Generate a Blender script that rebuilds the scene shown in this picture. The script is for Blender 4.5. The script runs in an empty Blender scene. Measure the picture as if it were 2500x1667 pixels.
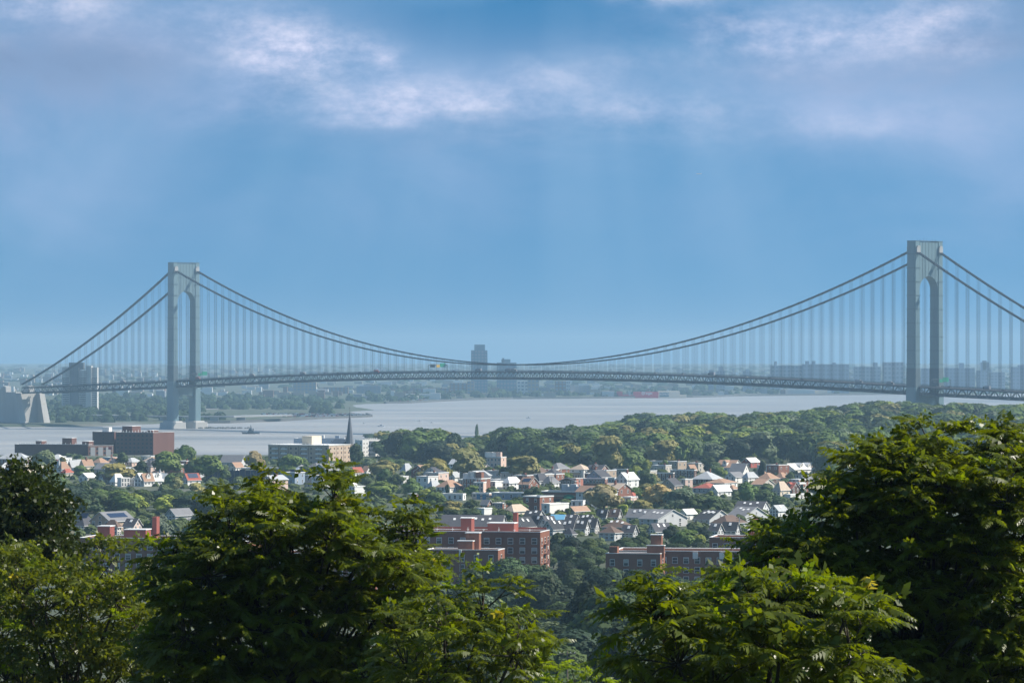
import bpy, math, random
import numpy as np
from mathutils import Matrix, Vector
R = math.radians
random.seed(7); rng = np.random.default_rng(11)
sc = bpy.context.scene; COL = sc.collection

# ---------------------------------------------------------------- camera, sky, sun, exposure
F, YH, CH, CX = 9949.0, 867.0, 93.4, 1250.0            # focal length and eye level in photo pixels, camera height in metres
cam_d = bpy.data.cameras.new('camera'); cam = bpy.data.objects.new('camera', cam_d); COL.objects.link(cam)
cam.location = (0, 0, CH); cam.rotation_euler = (R(90), 0, 0)
cam_d.sensor_width = 36; cam_d.lens = F/2500*36; cam_d.shift_y = (YH-833.5)/2500
cam_d.clip_start = 1; cam_d.clip_end = 90000
cam_d.dof.use_dof = True; cam_d.dof.focus_distance = 3000; cam_d.dof.aperture_fstop = 14
sc.camera = cam

SUN_AZ, SUN_EL = 84, 44                                 # degrees to the right of the view, above the horizon
sun_d = bpy.data.lights.new('sun', 'SUN'); sun = bpy.data.objects.new('sun', sun_d); COL.objects.link(sun)
sun_d.energy = 5.0; sun_d.angle = R(0.5); sun_d.color = (1, .93, .82)
sdir = Vector((math.sin(R(SUN_AZ))*math.cos(R(SUN_EL)), math.cos(R(SUN_AZ))*math.cos(R(SUN_EL)), math.sin(R(SUN_EL))))
sun.rotation_euler = sdir.to_track_quat('Z', 'Y').to_euler()

class NT:
    """tiny helper to wire node trees"""
    def __init__(s, nt): s.nt = nt; s.n = nt.nodes; s.l = nt.links
    def new(s, t, **k):
        n = s.n.new(t)
        for a, v in k.items():
            if a.startswith('i_'): n.inputs[int(a[2:])].default_value = v
            else: setattr(n, a, v)
        return n
    def math(s, op, a, b=None, c=None, clamp=False):
        n = s.n.new('ShaderNodeMath'); n.operation = op; n.use_clamp = clamp
        for i, v in enumerate((a, b, c)):
            if v is None: continue
            if isinstance(v, (int, float)): n.inputs[i].default_value = v
            else: s.l.new(v, n.inputs[i])
        return n.outputs[0]
    def mix(s, f, a, b, blend='MIX'):
        n = s.n.new('ShaderNodeMix'); n.data_type = 'RGBA'; n.blend_type = blend
        for i, v in ((0, f), (6, a), (7, b)):
            if isinstance(v, (int, float)): n.inputs[i].default_value = v
            elif isinstance(v, tuple): n.inputs[i].default_value = v if len(v) == 4 else (*v, 1)
            else: s.l.new(v, n.inputs[i])
        return n.outputs[2]

world = bpy.data.worlds.new('World'); sc.world = world; world.use_nodes = True
w = NT(world.node_tree); w.n.clear()
tc = w.new('ShaderNodeTexCoord'); sep = w.new('ShaderNodeSeparateXYZ'); w.l.new(tc.outputs['Generated'], sep.inputs[0])
dx, dy, dz = sep.outputs
lift = w.new('ShaderNodeVectorMath', operation='ADD'); lift.inputs[1].default_value = (0, 0, .30); w.l.new(tc.outputs['Generated'], lift.inputs[0])
lnorm = w.new('ShaderNodeVectorMath', operation='NORMALIZE'); w.l.new(lift.outputs[0], lnorm.inputs[0])
sky = w.new('ShaderNodeTexSky'); sky.sky_type = 'NISHITA'; sky.sun_disc = False
sky.sun_elevation = R(SUN_EL); sky.sun_rotation = R(SUN_AZ); sky.air_density = 1.0; sky.dust_density = .4; sky.ozone_density = 3.0
w.l.new(lnorm.outputs[0], sky.inputs[0])
az = w.math('ARCTAN2', dx, dy); el = w.math('ARCSINE', dz)
# broken cloud: a field of soft banks by direction, warped by noise, going on over the whole dome
cv = w.new('ShaderNodeCombineXYZ'); w.l.new(az, cv.inputs[0]); w.l.new(w.math('MULTIPLY', el, 1.9), cv.inputs[1])
nz = w.new('ShaderNodeTexNoise', noise_dimensions='2D'); w.l.new(cv.outputs[0], nz.inputs['Vector'])
nz.inputs['Scale'].default_value = 16; nz.inputs['Detail'].default_value = 7; nz.inputs['Roughness'].default_value = .58; nz.inputs['Distortion'].default_value = .25
nz2 = w.new('ShaderNodeTexNoise', noise_dimensions='2D'); w.l.new(cv.outputs[0], nz2.inputs['Vector'])
nz2.inputs['Scale'].default_value = 45; nz2.inputs['Detail'].default_value = 8; nz2.inputs['Roughness'].default_value = .68
nzl = w.new('ShaderNodeTexNoise', noise_dimensions='2D'); w.l.new(cv.outputs[0], nzl.inputs['Vector'])
nzl.inputs['Scale'].default_value = 9; nzl.inputs['Detail'].default_value = 3
waz = w.math('ADD', az, w.math('MULTIPLY_ADD', nz.outputs[0], .030, -.015)); wel = w.math('ADD', el, w.math('MULTIPLY_ADD', nz.outputs[0], .016, -.008))
def banks(lst):
    tot = None
    for (px, py, rx, ry, amp) in lst:
        u = w.math('DIVIDE', w.math('SUBTRACT', waz, (px-CX)/F), rx/F); v = w.math('DIVIDE', w.math('SUBTRACT', wel, (YH-py)/F), ry/F)
        g = w.math('EXPONENT', w.math('MULTIPLY', w.math('ADD', w.math('MULTIPLY', u, u), w.math('MULTIPLY', v, v)), -1.0))
        tot = w.math('MULTIPLY', g, amp) if tot is None else w.math('MULTIPLY_ADD', g, amp, tot)
    return tot
BRIGHT = [(690, 150, 130, 62, 1.9), (910, 150, 75, 40, 1.5), (560, 80, 240, 70, .8), (70, 45, 170, 50, 1.1), (1060, 255, 230, 45, 1.1), (1290, 190, 260, 45, .6), (980, 215, 180, 40, .5),
          (2000, 90, 300, 60, 1.0), (1640, 5, 130, 24, 1.0), (1500, 300, 280, 60, .75), (2260, 65, 130, 45, .8), (2150, 280, 300, 40, .6), (800, 265, 260, 40, .55), (2380, 130, 70, 35, .6), (1780, 130, 260, 50, .6)]
VEIL = [(250, 50, 560, 160, 1.25), (700, 180, 500, 110, .9), (1500, 260, 650, 130, .95), (2150, 120, 560, 170, 1.25), (60, 190, 280, 140, .8), (1100, 420, 900, 120, .30), (2450, 350, 320, 230, .7), (100, 420, 320, 260, .55), (1400, 500, 1300, 140, .25)]
DARK = [(1200, 75, 400, 62, 1.1), (1580, 85, 280, 42, 1.0), (430, 235, 280, 48, 1.1), (170, 225, 140, 35, .35), (1250, 20, 280, 40, .9)]
inview = w.math('SUBTRACT', 1.0, w.math('SMOOTH_MIN', w.math('MULTIPLY', w.math('MAXIMUM', w.math('SUBTRACT', el, .10), 0), 8.0), 1.0, .1), clamp=True)
gen = w.math('MULTIPLY', w.math('SUBTRACT', 1.0, inview), w.math('MULTIPLY', w.math('SUBTRACT', nzl.outputs[0], .45, clamp=True), 3.0, clamp=True))
bri = w.math('ADD', banks(BRIGHT), gen); veil = w.math('ADD', banks(VEIL), gen); drk = banks(DARK)
tex = w.math('MULTIPLY_ADD', nz2.outputs[0], 1.9, -.50, clamp=True)
bmask = w.math('MULTIPLY', w.math('MULTIPLY', bri, tex), .62, clamp=True)
vmask = w.math('MULTIPLY', w.math('MULTIPLY', veil, w.math('MULTIPLY_ADD', nz.outputs[0], 1.7, -.25, clamp=True)), .78, clamp=True)
base = w.mix(1.0, sky.outputs[0], (.43, .92, 1.03), 'MULTIPLY')
base = w.mix(w.math('MULTIPLY', drk, .98, clamp=True), base, w.mix(1.0, base, (.36, .78, .88), 'MULTIPLY'))
# faint sun shafts painted into the sky colour, fanning out below the cloud gaps
ra = w.math('ARCTAN2', w.math('SUBTRACT', az, (1330-CX)/F), w.math('SUBTRACT', (YH+900)/F, el)); rn = w.new('ShaderNodeTexNoise', noise_dimensions='1D'); w.l.new(ra, rn.inputs['W']); rn.inputs['Scale'].default_value = 5; rn.inputs['Detail'].default_value = 2
fade = w.math('MULTIPLY', w.math('MULTIPLY', el, F/500, clamp=True), w.math('SUBTRACT', 1.15, w.math('MULTIPLY', el, F/900), clamp=True))
base = w.mix(w.math('MULTIPLY', w.math('MULTIPLY', w.math('MULTIPLY_ADD', rn.outputs[0], 3.2, -1.25, clamp=True), fade), .27), base, (3.9, 5.6, 7.4))
SLATE = [(30, 150, 340, 120, 1.7), (2430, 60, 240, 130, 1.6), (330, 150, 220, 70, .9), (1900, 170, 420, 50, .6), (1250, 330, 500, 40, .3)]
smask = w.math('MULTIPLY', w.math('MULTIPLY', banks(SLATE), w.math('MULTIPLY_ADD', nz.outputs[0], 1.6, -.2, clamp=True)), .8, clamp=True)
cl = w.mix(vmask, base, (2.9, 4.0, 6.2)); cl = w.mix(smask, cl, (1.7, 2.6, 4.3)); cl = w.mix(bmask, cl, w.mix(w.math('MULTIPLY_ADD', nz2.outputs[0], 3.2, -1.2, clamp=True), (4.9, 5.3, 7.4), (7.6, 7.4, 8.8)))
bg = w.new('ShaderNodeBackground'); bg.inputs['Strength'].default_value = .086; w.l.new(cl, bg.inputs['Color'])
wo = w.new('ShaderNodeOutputWorld'); w.l.new(bg.outputs[0], wo.inputs[0])

sc.view_settings.view_transform = 'Standard'; sc.view_settings.look = 'None'; sc.view_settings.exposure = .55; sc.view_settings.gamma = 1
sc.view_settings.use_curve_mapping = False
sc.render.engine = 'CYCLES'; sc.cycles.max_bounces = 6; sc.cycles.diffuse_bounces = 2; sc.cycles.glossy_bounces = 2; sc.cycles.transmission_bounces = 3
sc.cycles.volume_bounces = 0; sc.cycles.transparent_max_bounces = 8; sc.cycles.use_denoising = True; sc.cycles.caustics_reflective = False; sc.cycles.caustics_refractive = False

# ---------------------------------------------------------------- materials
MATS = {}
def mat(name, col, rough=.8, var=.12, scale=.3, spec=.3, metal=0, bump=0, streak=False, alpha=None):
    if name in MATS: return MATS[name]
    m = bpy.data.materials.new(name); m.use_nodes = True; t = NT(m.node_tree); p = t.n['Principled BSDF']
    g = t.new('ShaderNodeNewGeometry'); v = g.outputs['Position']
    if streak:
        mp = t.new('ShaderNodeMapping'); mp.inputs['Scale'].default_value = (1, 1, .12); t.l.new(v, mp.inputs[0]); v = mp.outputs[0]
    n = t.new('ShaderNodeTexNoise'); n.inputs['Scale'].default_value = scale; n.inputs['Detail'].default_value = 5; n.inputs['Roughness'].default_value = .65; t.l.new(v, n.inputs['Vector'])
    f = t.math('MULTIPLY_ADD', n.outputs[0], var*4, 1-var*2)
    cc = t.new('ShaderNodeCombineColor'); [t.l.new(f, cc.inputs[i]) for i in range(3)]
    t.l.new(t.mix(1.0, tuple(col), cc.outputs[0], 'MULTIPLY'), p.inputs['Base Color'])
    p.inputs['Roughness'].default_value = rough; p.inputs['Specular IOR Level'].default_value = spec; p.inputs['Metallic'].default_value = metal
    if bump:
        b = t.new('ShaderNodeBump'); b.inputs['Strength'].default_value = bump; t.l.new(n.outputs[0], b.inputs['Height']); t.l.new(b.outputs[0], p.inputs['Normal'])
    MATS[name] = m; return m

def leaf_mat(name, col, trans, tw=.35, scale=.7, rough=.5, spec=.35, usecol=False):
    m = bpy.data.materials.new(name); m.use_nodes = True; t = NT(m.node_tree); p = t.n['Principled BSDF']; out = t.n['Material Output']
    g = t.new('ShaderNodeNewGeometry'); n = t.new('ShaderNodeTexNoise'); n.inputs['Scale'].default_value = scale; n.inputs['Detail'].default_value = 4; t.l.new(g.outputs['Position'], n.inputs['Vector'])
    f = t.math('MULTIPLY_ADD', n.outputs[0], 1.7, .15)
    cc = t.new('ShaderNodeCombineColor'); [t.l.new(f, cc.inputs[i]) for i in range(3)]
    c0 = col
    tr = trans
    if usecol:
        oi = t.new('ShaderNodeObjectInfo'); c0 = oi.outputs['Color']; tr = t.mix(1.0, c0, (2.0, 2.2, .8), 'MULTIPLY')
    t.l.new(t.mix(1.0, c0, cc.outputs[0], 'MULTIPLY'), p.inputs['Base Color'])
    p.inputs['Roughness'].default_value = rough; p.inputs['Specular IOR Level'].default_value = spec
    tb = t.new('ShaderNodeBsdfTranslucent'); t.l.new(t.mix(1.0, tr, cc.outputs[0], 'MULTIPLY'), tb.inputs[0])
    ms = t.new('ShaderNodeMixShader'); ms.inputs[0].default_value = tw; t.l.new(p.outputs[0], ms.inputs[1]); t.l.new(tb.outputs[0], ms.inputs[2]); t.l.new(ms.outputs[0], out.inputs[0])
    MATS[name] = m; return m

# ---------------------------------------------------------------- mesh helpers
class MB:
    def __init__(s): s.v = []; s.f = []; s.m = []
    def box(s, x0, x1, y0, y1, z0, z1, m=0):
        b = len(s.v); s.v += [(x0,y0,z0),(x1,y0,z0),(x1,y1,z0),(x0,y1,z0),(x0,y0,z1),(x1,y0,z1),(x1,y1,z1),(x0,y1,z1)]
        s.f += [(b,b+3,b+2,b+1),(b+4,b+5,b+6,b+7),(b,b+1,b+5,b+4),(b+1,b+2,b+6,b+5),(b+2,b+3,b+7,b+6),(b+3,b,b+4,b+7)]; s.m += [m]*6; return s
    def frustum(s, a, z0, c, z1, m=0):           # two lists of (x,y) of equal length
        b = len(s.v); n = len(a); s.v += [(x,y,z0) for x,y in a]+[(x,y,z1) for x,y in c]
        s.f += [tuple(b+i for i in reversed(range(n))), tuple(b+n+i for i in range(n))]+[(b+i,b+(i+1)%n,b+n+(i+1)%n,b+n+i) for i in range(n)]; s.m += [m]*(n+2); return s
    def poly(s, pts, m=0): b = len(s.v); s.v += pts; s.f.append(tuple(range(b, b+len(pts)))); s.m.append(m); return s
    def tube(s, pts, rad, n=6, m=0, cap=True):
        pts = [Vector(p) for p in pts]; rad = rad if isinstance(rad, (list, tuple)) else [rad]*len(pts); b = len(s.v)
        for i, p in enumerate(pts):
            d = (pts[min(i+1, len(pts)-1)]-pts[max(i-1, 0)]).normalized()
            a = d.cross(Vector((0,0,1))) if abs(d.z) < .95 else d.cross(Vector((1,0,0))); a.normalize(); c = d.cross(a)
            for k in range(n):
                q = p+(a*math.cos(2*math.pi*k/n)+c*math.sin(2*math.pi*k/n))*rad[i]; s.v.append(tuple(q))
        for i in range(len(pts)-1):
            for k in range(n): s.f.append((b+i*n+k, b+i*n+(k+1)%n, b+(i+1)*n+(k+1)%n, b+(i+1)*n+k)); s.m.append(m)
        if cap: s.f.append(tuple(b+(len(pts)-1)*n+k for k in range(n))); s.m.append(m)
        return s
    def bar(s, p, q, w_, m=0): return s.tube([p, q], w_/2*1.2, 4, m)
    def mesh(s, name, mats, smooth=False):
        me = bpy.data.meshes.new(name); me.from_pydata([tuple(v) for v in s.v], [], s.f)
        for k in (mats if isinstance(mats, (list, tuple)) else [mats]): me.materials.append(k)
        if any(s.m): me.polygons.foreach_set('material_index', s.m)
        if smooth: me.polygons.foreach_set('use_smooth', [True]*len(s.f))
        me.update(); return me
    def build(s, name, mats, parent=None, loc=(0,0,0), smooth=False): return put(name, s.mesh(name, mats, smooth), parent, loc)
def put(name, me, parent=None, loc=(0,0,0), rot=(0,0,0), scale=None):
    o = bpy.data.objects.new(name, me); COL.objects.link(o); o.parent = parent; o.location = loc; o.rotation_euler = rot
    if scale: o.scale = scale
    return o
def empty(name, loc, rz=0): o = put(name, None, None, loc, (0,0,rz)); o.empty_display_size = 1; return o
def tag(o, label, cat, group=None, kind=None):
    o['label'] = label; o['category'] = cat
    if group: o['group'] = group
    if kind: o['kind'] = kind
    return o
def np_mesh(name, V, Q, m, smooth=False):
    me = bpy.data.meshes.new(name); n = len(Q); k = Q.shape[1]
    me.vertices.add(len(V)); me.vertices.foreach_set('co', np.asarray(V, np.float32).ravel())
    me.loops.add(n*k); me.loops.foreach_set('vertex_index', np.asarray(Q, np.int32).ravel())
    me.polygons.add(n); me.polygons.foreach_set('loop_start', np.arange(0, n*k, k, dtype=np.int32))
    if smooth: me.polygons.foreach_set('use_smooth', np.ones(n, bool))
    me.materials.append(m); me.update(calc_edges=True); return me

# ---------------------------------------------------------------- terrain
def sst(a, b, x): t = np.clip((x-a)/(b-a), 0, 1); return t*t*(3-2*t)
PROF = np.array([(0,91.6),(12,91.2),(30,88.2),(60,83),(100,78),(200,66),(400,49),(700,34),(1000,23),(1180,17.5),(1310,18.5),(1450,27.5),(1700,26.5),(2000,25),(2500,23.5),(3000,20),(3300,12),(3700,6),(9000,6),(60000,6)])
SHORE = np.array([(-9000,3300),(-900,3500),(-200,3560),(50,3780),(200,3900),(330,4040),(480,4300),(800,4500),(9000,4700)])
def gpx(x, y, z=0): d = F*(CH-z)/(y-YH); return ((x-CX)/F*d, d)
BK = [gpx(*p) for p in [(-300,1042),(0,1042),(230,1041),(300,1038),(400,1034),(560,1033),(700,1027),(800,1022),(880,1019),(907,1017.5),(895,1013),(870,1009.5),(850,1005),(890,1002),(914,1000.5),(900,998),(868,994),(860,989),(890,986),(940,985),(1000,984),(1060,981),(1130,977),(1250,974),(1420,973),(1560,971.5),(1690,970.5),(1800,967),(2000,965),(2200,963),(2500,961),(2900,958)]]
BK += [(30000, 12000), (30000, 45000), (-30000, 45000), (-30000, 5200), (-3000, 5250)]
BK = np.array(BK)
def in_poly(X, Y, P):
    r = np.zeros(X.shape, bool); n = len(P)
    for i in range(n):
        (x1, y1), (x2, y2) = P[i], P[(i+1) % n]
        c = (y1 > Y) != (y2 > Y)
        with np.errstate(divide='ignore', invalid='ignore'): xi = (x2-x1)*(Y-y1)/(y2-y1)+x1
        r ^= c & (X < xi)
    return r
def dist_poly(X, Y, P):
    d = np.full(X.shape, 1e9); n = len(P)
    for i in range(n):
        a, b = P[i], P[(i+1) % n]; e = b-a; t = np.clip(((X-a[0])*e[0]+(Y-a[1])*e[1])/(e@e), 0, 1)
        d = np.minimum(d, np.hypot(X-a[0]-t*e[0], Y-a[1]-t*e[1]))
    return d
def E(X, Y):
    X = np.atleast_1d(np.asarray(X, float)); Y = np.atleast_1d(np.asarray(Y, float)); r = np.hypot(X, Y); q = np.where(Y < 400, r, np.maximum(Y, 400))
    z = np.interp(q, PROF[:,0], PROF[:,1])
    z += 9*sst(20, 180, X)*sst(2500, 3000, Y)+14*sst(20, 200, X)*sst(3000, 3500, Y)+9*sst(230, 340, X)*sst(3300, 3800, Y)+.35*np.sin(X/37+1)*np.sin(Y/51)*sst(300, 800, r)
    ys = np.interp(X, SHORE[:,0], SHORE[:,1])
    z = np.where(ys-Y > 0, 1.0+(z-1.0)*sst(0, 300, ys-Y), np.maximum(-3, 1.0-(Y-ys)*.12))
    far = Y > 5000
    if far.any():
        ins = in_poly(X[far], Y[far], BK); dd = dist_poly(X[far], Y[far], BK)
        zi = 2.6*np.clip(dd/18, 0, 1)+5*sst(40, 600, dd)+10*sst(400, 3000, dd)+14*sst(2500, 9000, dd)
        z[far] = np.where(ins, zi, -3*np.clip(dd/30, 0, 1))
    return z
def e1(x, y): return float(E([x], [y])[0])
def G(x, y):
    """the ground point seen at photo pixel x, y"""
    k = (y-YH)/F; d = np.exp(np.linspace(math.log(120), math.log(12000), 1500)); h = CH-k*d; g = E((x-CX)/F*d, d)
    i = np.argmax(h <= g); i = i if (h <= g).any() else len(d)-1
    return Vector(((x-CX)/F*d[i], d[i], float(g[i])))

def ground():
    ang = np.concatenate([np.linspace(-180, -12, 40)[:-1], np.linspace(-12, 12, 330), np.linspace(12, 180, 40)[1:-1]])
    rad = np.concatenate([[.5], np.exp(np.linspace(math.log(3), math.log(1200), 70))[:-1], np.arange(1200, 3400, 40), np.arange(3400, 4700, 16), np.arange(4700, 5200, 60), np.arange(5200, 9600, 22), np.exp(np.linspace(math.log(9600), math.log(30000), 40))])
    A, Rr = np.meshgrid(np.radians(ang), rad); X = np.sin(A)*Rr; Y = np.cos(A)*Rr; Z = E(X.ravel(), Y.ravel())
    V = np.stack([X.ravel(), Y.ravel(), Z], 1); nr, na = X.shape; i, j = np.meshgrid(np.arange(nr-1), np.arange(na), indexing='ij'); j2 = (j+1) % na
    Q = np.stack([i*na+j, i*na+j2, (i+1)*na+j2, (i+1)*na+j], -1).reshape(-1, 4)[:, ::-1]
    m = bpy.data.materials.new('ground'); m.use_nodes = True; t = NT(m.node_tree); p = t.n['Principled BSDF']; g = t.new('ShaderNodeNewGeometry')
    n1 = t.new('ShaderNodeTexNoise'); n1.inputs['Scale'].default_value = .02; n1.inputs['Detail'].default_value = 6; t.l.new(g.outputs['Position'], n1.inputs[0])
    n2 = t.new('ShaderNodeTexNoise'); n2.inputs['Scale'].default_value = .0045; n2.inputs['Detail'].default_value = 3; t.l.new(g.outputs['Position'], n2.inputs[0])
    c = t.mix(t.math('MULTIPLY_ADD', n1.outputs[0], 3, -1, clamp=True), (.038, .056, .022), (.085, .09, .05)); c = t.mix(t.math('MULTIPLY_ADD', n2.outputs[0], 6, -3.5, clamp=True), c, (.16, .15, .14))
    t.l.new(c, p.inputs['Base Color']); p.inputs['Roughness'].default_value = .95
    o = put('ground', np_mesh('ground', V, Q, m, True)); o['kind'] = 'structure'
ground()
def water():
    m = bpy.data.materials.new('water'); m.use_nodes = True; t = NT(m.node_tree); p = t.n['Principled BSDF']; g = t.new('ShaderNodeNewGeometry')
    mp = t.new('ShaderNodeMapping'); mp.inputs['Scale'].default_value = (.0016, .0052, 1); t.l.new(g.outputs['Position'], mp.inputs[0])
    n = t.new('ShaderNodeTexNoise'); n.inputs['Scale'].default_value = 1; n.inputs['Detail'].default_value = 6; n.inputs['Roughness'].default_value = .6; t.l.new(mp.outputs[0], n.inputs[0])
    nf = t.new('ShaderNodeTexNoise'); nf.inputs['Scale'].default_value = .06; nf.inputs['Detail'].default_value = 5; t.l.new(g.outputs['Position'], nf.inputs[0])
    t.l.new(t.mix(t.math('MULTIPLY_ADD', n.outputs[0], 3.2, -1.1, clamp=True), (.22, .225, .22), (.37, .36, .34)), p.inputs['Base Color'])
    t.l.new(t.math('MULTIPLY_ADD', n.outputs[0], .35, .25), p.inputs['Roughness']); p.inputs['IOR'].default_value = 1.33
    b = t.new('ShaderNodeBump'); b.inputs['Strength'].default_value = .5; b.inputs['Distance'].default_value = 2; t.l.new(nf.outputs[0], b.inputs['Height']); t.l.new(b.outputs[0], p.inputs['Normal'])
    o = MB().poly([(-25000, 2500, 0), (25000, 2500, 0), (25000, 24000, 0), (-25000, 24000, 0)]).build('water', m); o['kind'] = 'structure'
water()

# ---------------------------------------------------------------- the suspension bridge
TH = .86; AX = Vector((math.cos(TH), -math.sin(TH))); T1 = Vector((-419.2, 5204.3)); SPAN, SIDE, HC = 1298.0, 344.0, 16.7
steel = mat('tower_steel', (.145, .225, .255), .55, .03, .12, .4, streak=True); steel_band = mat('tower_steel_dull', (.11, .15, .17), .7, .08, .15)
truss_m = mat('truss_steel', (.028, .046, .06), .6, .06, .2); cable_m = mat('cable_steel', (.025, .033, .045), .6, .04, .1); rope_m = mat('rope_steel', (.03, .045, .08), .5, .03, .1)
conc = mat('concrete', (.43, .42, .40), .9, .1, .08, streak=True); asphalt = mat('asphalt', (.06, .06, .065), .9, .1, .1); rust = mat('rust_stain', (.30, .20, .12), .9)
br = empty('suspension_bridge', (T1.x, T1.y, 0), -TH)
tag(br, 'long grey steel suspension bridge crossing the bay on two tall arched towers', 'bridge')
def zdeck(s):
    if 0 <= s <= SPAN: t = (s-SPAN/2)/(SPAN/2); return 75-13.5*t*t
    q = -s if s < 0 else s-SPAN; return 61.5-.030*q
def zcable(s):
    if 0 <= s <= SPAN: t = (s-SPAN/2)/(SPAN/2); return 82.3+120.7*t*t
    q = (-s if s < 0 else s-SPAN)/SIDE; return 203+(54-203)*q-38*q*(1-q)
def chamf(cx, cy, hx, hy, c): return [(cx-hx+c,cy-hy),(cx+hx-c,cy-hy),(cx+hx,cy-hy+c),(cx+hx,cy+hy-c),(cx+hx-c,cy+hy),(cx-hx+c,cy+hy),(cx-hx,cy+hy-c),(cx-hx,cy-hy+c)]
for s0 in (0, SPAN):
    tw = put('tower', None, br, (s0, 0, 0)); YC = 17.3
    for sg in (-1, 1):
        leg = MB().frustum(chamf(0, sg*YC, 7.4, 4.9, .9), 7.5, chamf(0, sg*YC, 6.9, 4.5, .9), 60).frustum(chamf(0, sg*YC, 6.5, 4.1, .9), 60, chamf(0, sg*YC, 6.0, 3.8, .9), 211).build('leg', steel, tw)
        MB().frustum(chamf(0, sg*YC, 6.75, 4.35, .9), 60.3, chamf(0, sg*YC, 6.65, 4.25, .9), 80).build('leg_sleeve', steel_band, leg)
        for k in range(9):                                   # riveted course lines round the leg
            z = 84+k*14.2; MB().box(-6.62, 6.62, sg*YC-4.2, sg*YC+4.2, z, z+.35).build('course_band', steel_band, leg)
        for sx in (-1, 1): MB().box(sx*5.9-1.5, sx*5.9+1.5, sg*HC-2.6, sg*HC+2.6, 199.5, 205.2).box(sx*7.0-.6, sx*7.0+.6, sg*HC-2.0, sg*HC+2.0, 205.2, 206.4).build('saddle_hood', conc, leg)
        ped = MB().frustum(chamf(0, sg*YC, 15, 11.5, 2), -2, chamf(0, sg*YC, 14.5, 11, 2), 8).frustum(chamf(0, sg*YC, 12, 8.5, 2), 8, chamf(0, sg*YC, 11, 8, 2), 9.6).build('pedestal', conc, tw)
    n = 22; arch = [(13.6*math.cos(math.pi*k/n), 161+14*math.sin(math.pi*k/n)) for k in range(n+1)]
    mb = MB(); hx = 5.5
    for k in range(n):
        (ya, za), (yb, zb) = arch[k], arch[k+1]
        mb.poly([(hx,ya,za),(hx,ya,210.4),(hx,yb,210.4),(hx,yb,zb)]); mb.poly([(-hx,ya,za),(-hx,yb,zb),(-hx,yb,210.4),(-hx,ya,210.4)]); mb.poly([(-hx,ya,za),(hx,ya,za),(hx,yb,zb),(-hx,yb,zb)])
    mb.poly([(-hx,-13.6,210.4),(hx,-13.6,210.4),(hx,13.6,210.4),(-hx,13.6,210.4)])
    portal = mb.build('portal', steel, tw)
    for k in range(-2, 3):
        zb = 161.4+14*math.sqrt(max(0, 1-(k*4.8/13.6)**2)); MB().box(-5.66, 5.66, k*4.8-.16, k*4.8+.16, zb, 210.2).build('portal_rib', steel_band, portal)
    MB().box(-5.6, 5.6, -13.5, 13.5, 192, 192.35).build('portal_course', steel_band, portal)
    MB().frustum(chamf(0, 0, 6.2, 21.3, 1), 211, chamf(0, 0, 6.2, 21.3, 1), 211.6).build('tower_cap', steel_band, tw)
    lo = MB(); hx = 4.2; arc = [(12.9*math.cos(math.pi*k/12), 37.5+5.5*math.sin(math.pi*k/12)) for k in range(13)]
    for k in range(12):
        (ya, za), (yb, zb) = arc[k], arc[k+1]
        lo.poly([(hx,ya,za),(hx,ya,52.5),(hx,yb,52.5),(hx,yb,zb)]); lo.poly([(-hx,ya,za),(-hx,yb,zb),(-hx,yb,52.5),(-hx,ya,52.5)]); lo.poly([(-hx,ya,za),(hx,ya,za),(hx,yb,zb),(-hx,yb,zb)])
    lo.poly([(-hx,-12.9,52.5),(hx,-12.9,52.5),(hx,12.9,52.5),(-hx,12.9,52.5)]); lo.build('lower_strut', steel, tw)
    for k in range(9): x_ = random.uniform(-4, 4); MB().bar((x_, -20+k*5, 211.7), (x_, -20+k*5, 213+random.random()*2.5), .18).build('mast', truss_m, tw)
for sg in (-1, 1):
    for off in (-1.35, 1.35):
        ss = np.concatenate([np.linspace(-SIDE, 0, 24), np.linspace(0, SPAN, 80)[1:], np.linspace(SPAN, SPAN+SIDE, 24)[1:]])
        MB().tube([(s, sg*HC+off, zcable(s)) for s in ss], .74, 6).build('main_cable', cable_m, br)
# hangers: one unit mesh of four ropes, scaled to each drop
hm = MB()
for ax_ in (-.75, .75):
    for off in (-1.35, 1.35): hm.box(ax_-.065, ax_+.065, off-.065, off+.065, 0, 1)
hang = hm.mesh('hanger', rope_m)
cband = MB().box(-1.0, 1.0, -2.1, 2.1, -.75, .75).mesh('cable_band', cable_m)
NM, NS = 86, 23; PM, PS = SPAN/NM, SIDE/NS
for sg in (-1, 1):
    pos = [k*PM for k in range(1, NM)]+[-k*PS for k in range(1, NS)]+[SPAN+k*PS for k in range(1, NS)]
    for s in pos:
        h = zcable(s)-zdeck(s)+1
        if h > 1.5:
            o = put('hanger', hang, br, (s, sg*HC, zdeck(s)-1), (0,0,0), (1, 1, h)); put('cable_band', cband, o, (0, 0, 1), (0,0,0), (1, 1, 1/h))
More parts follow.
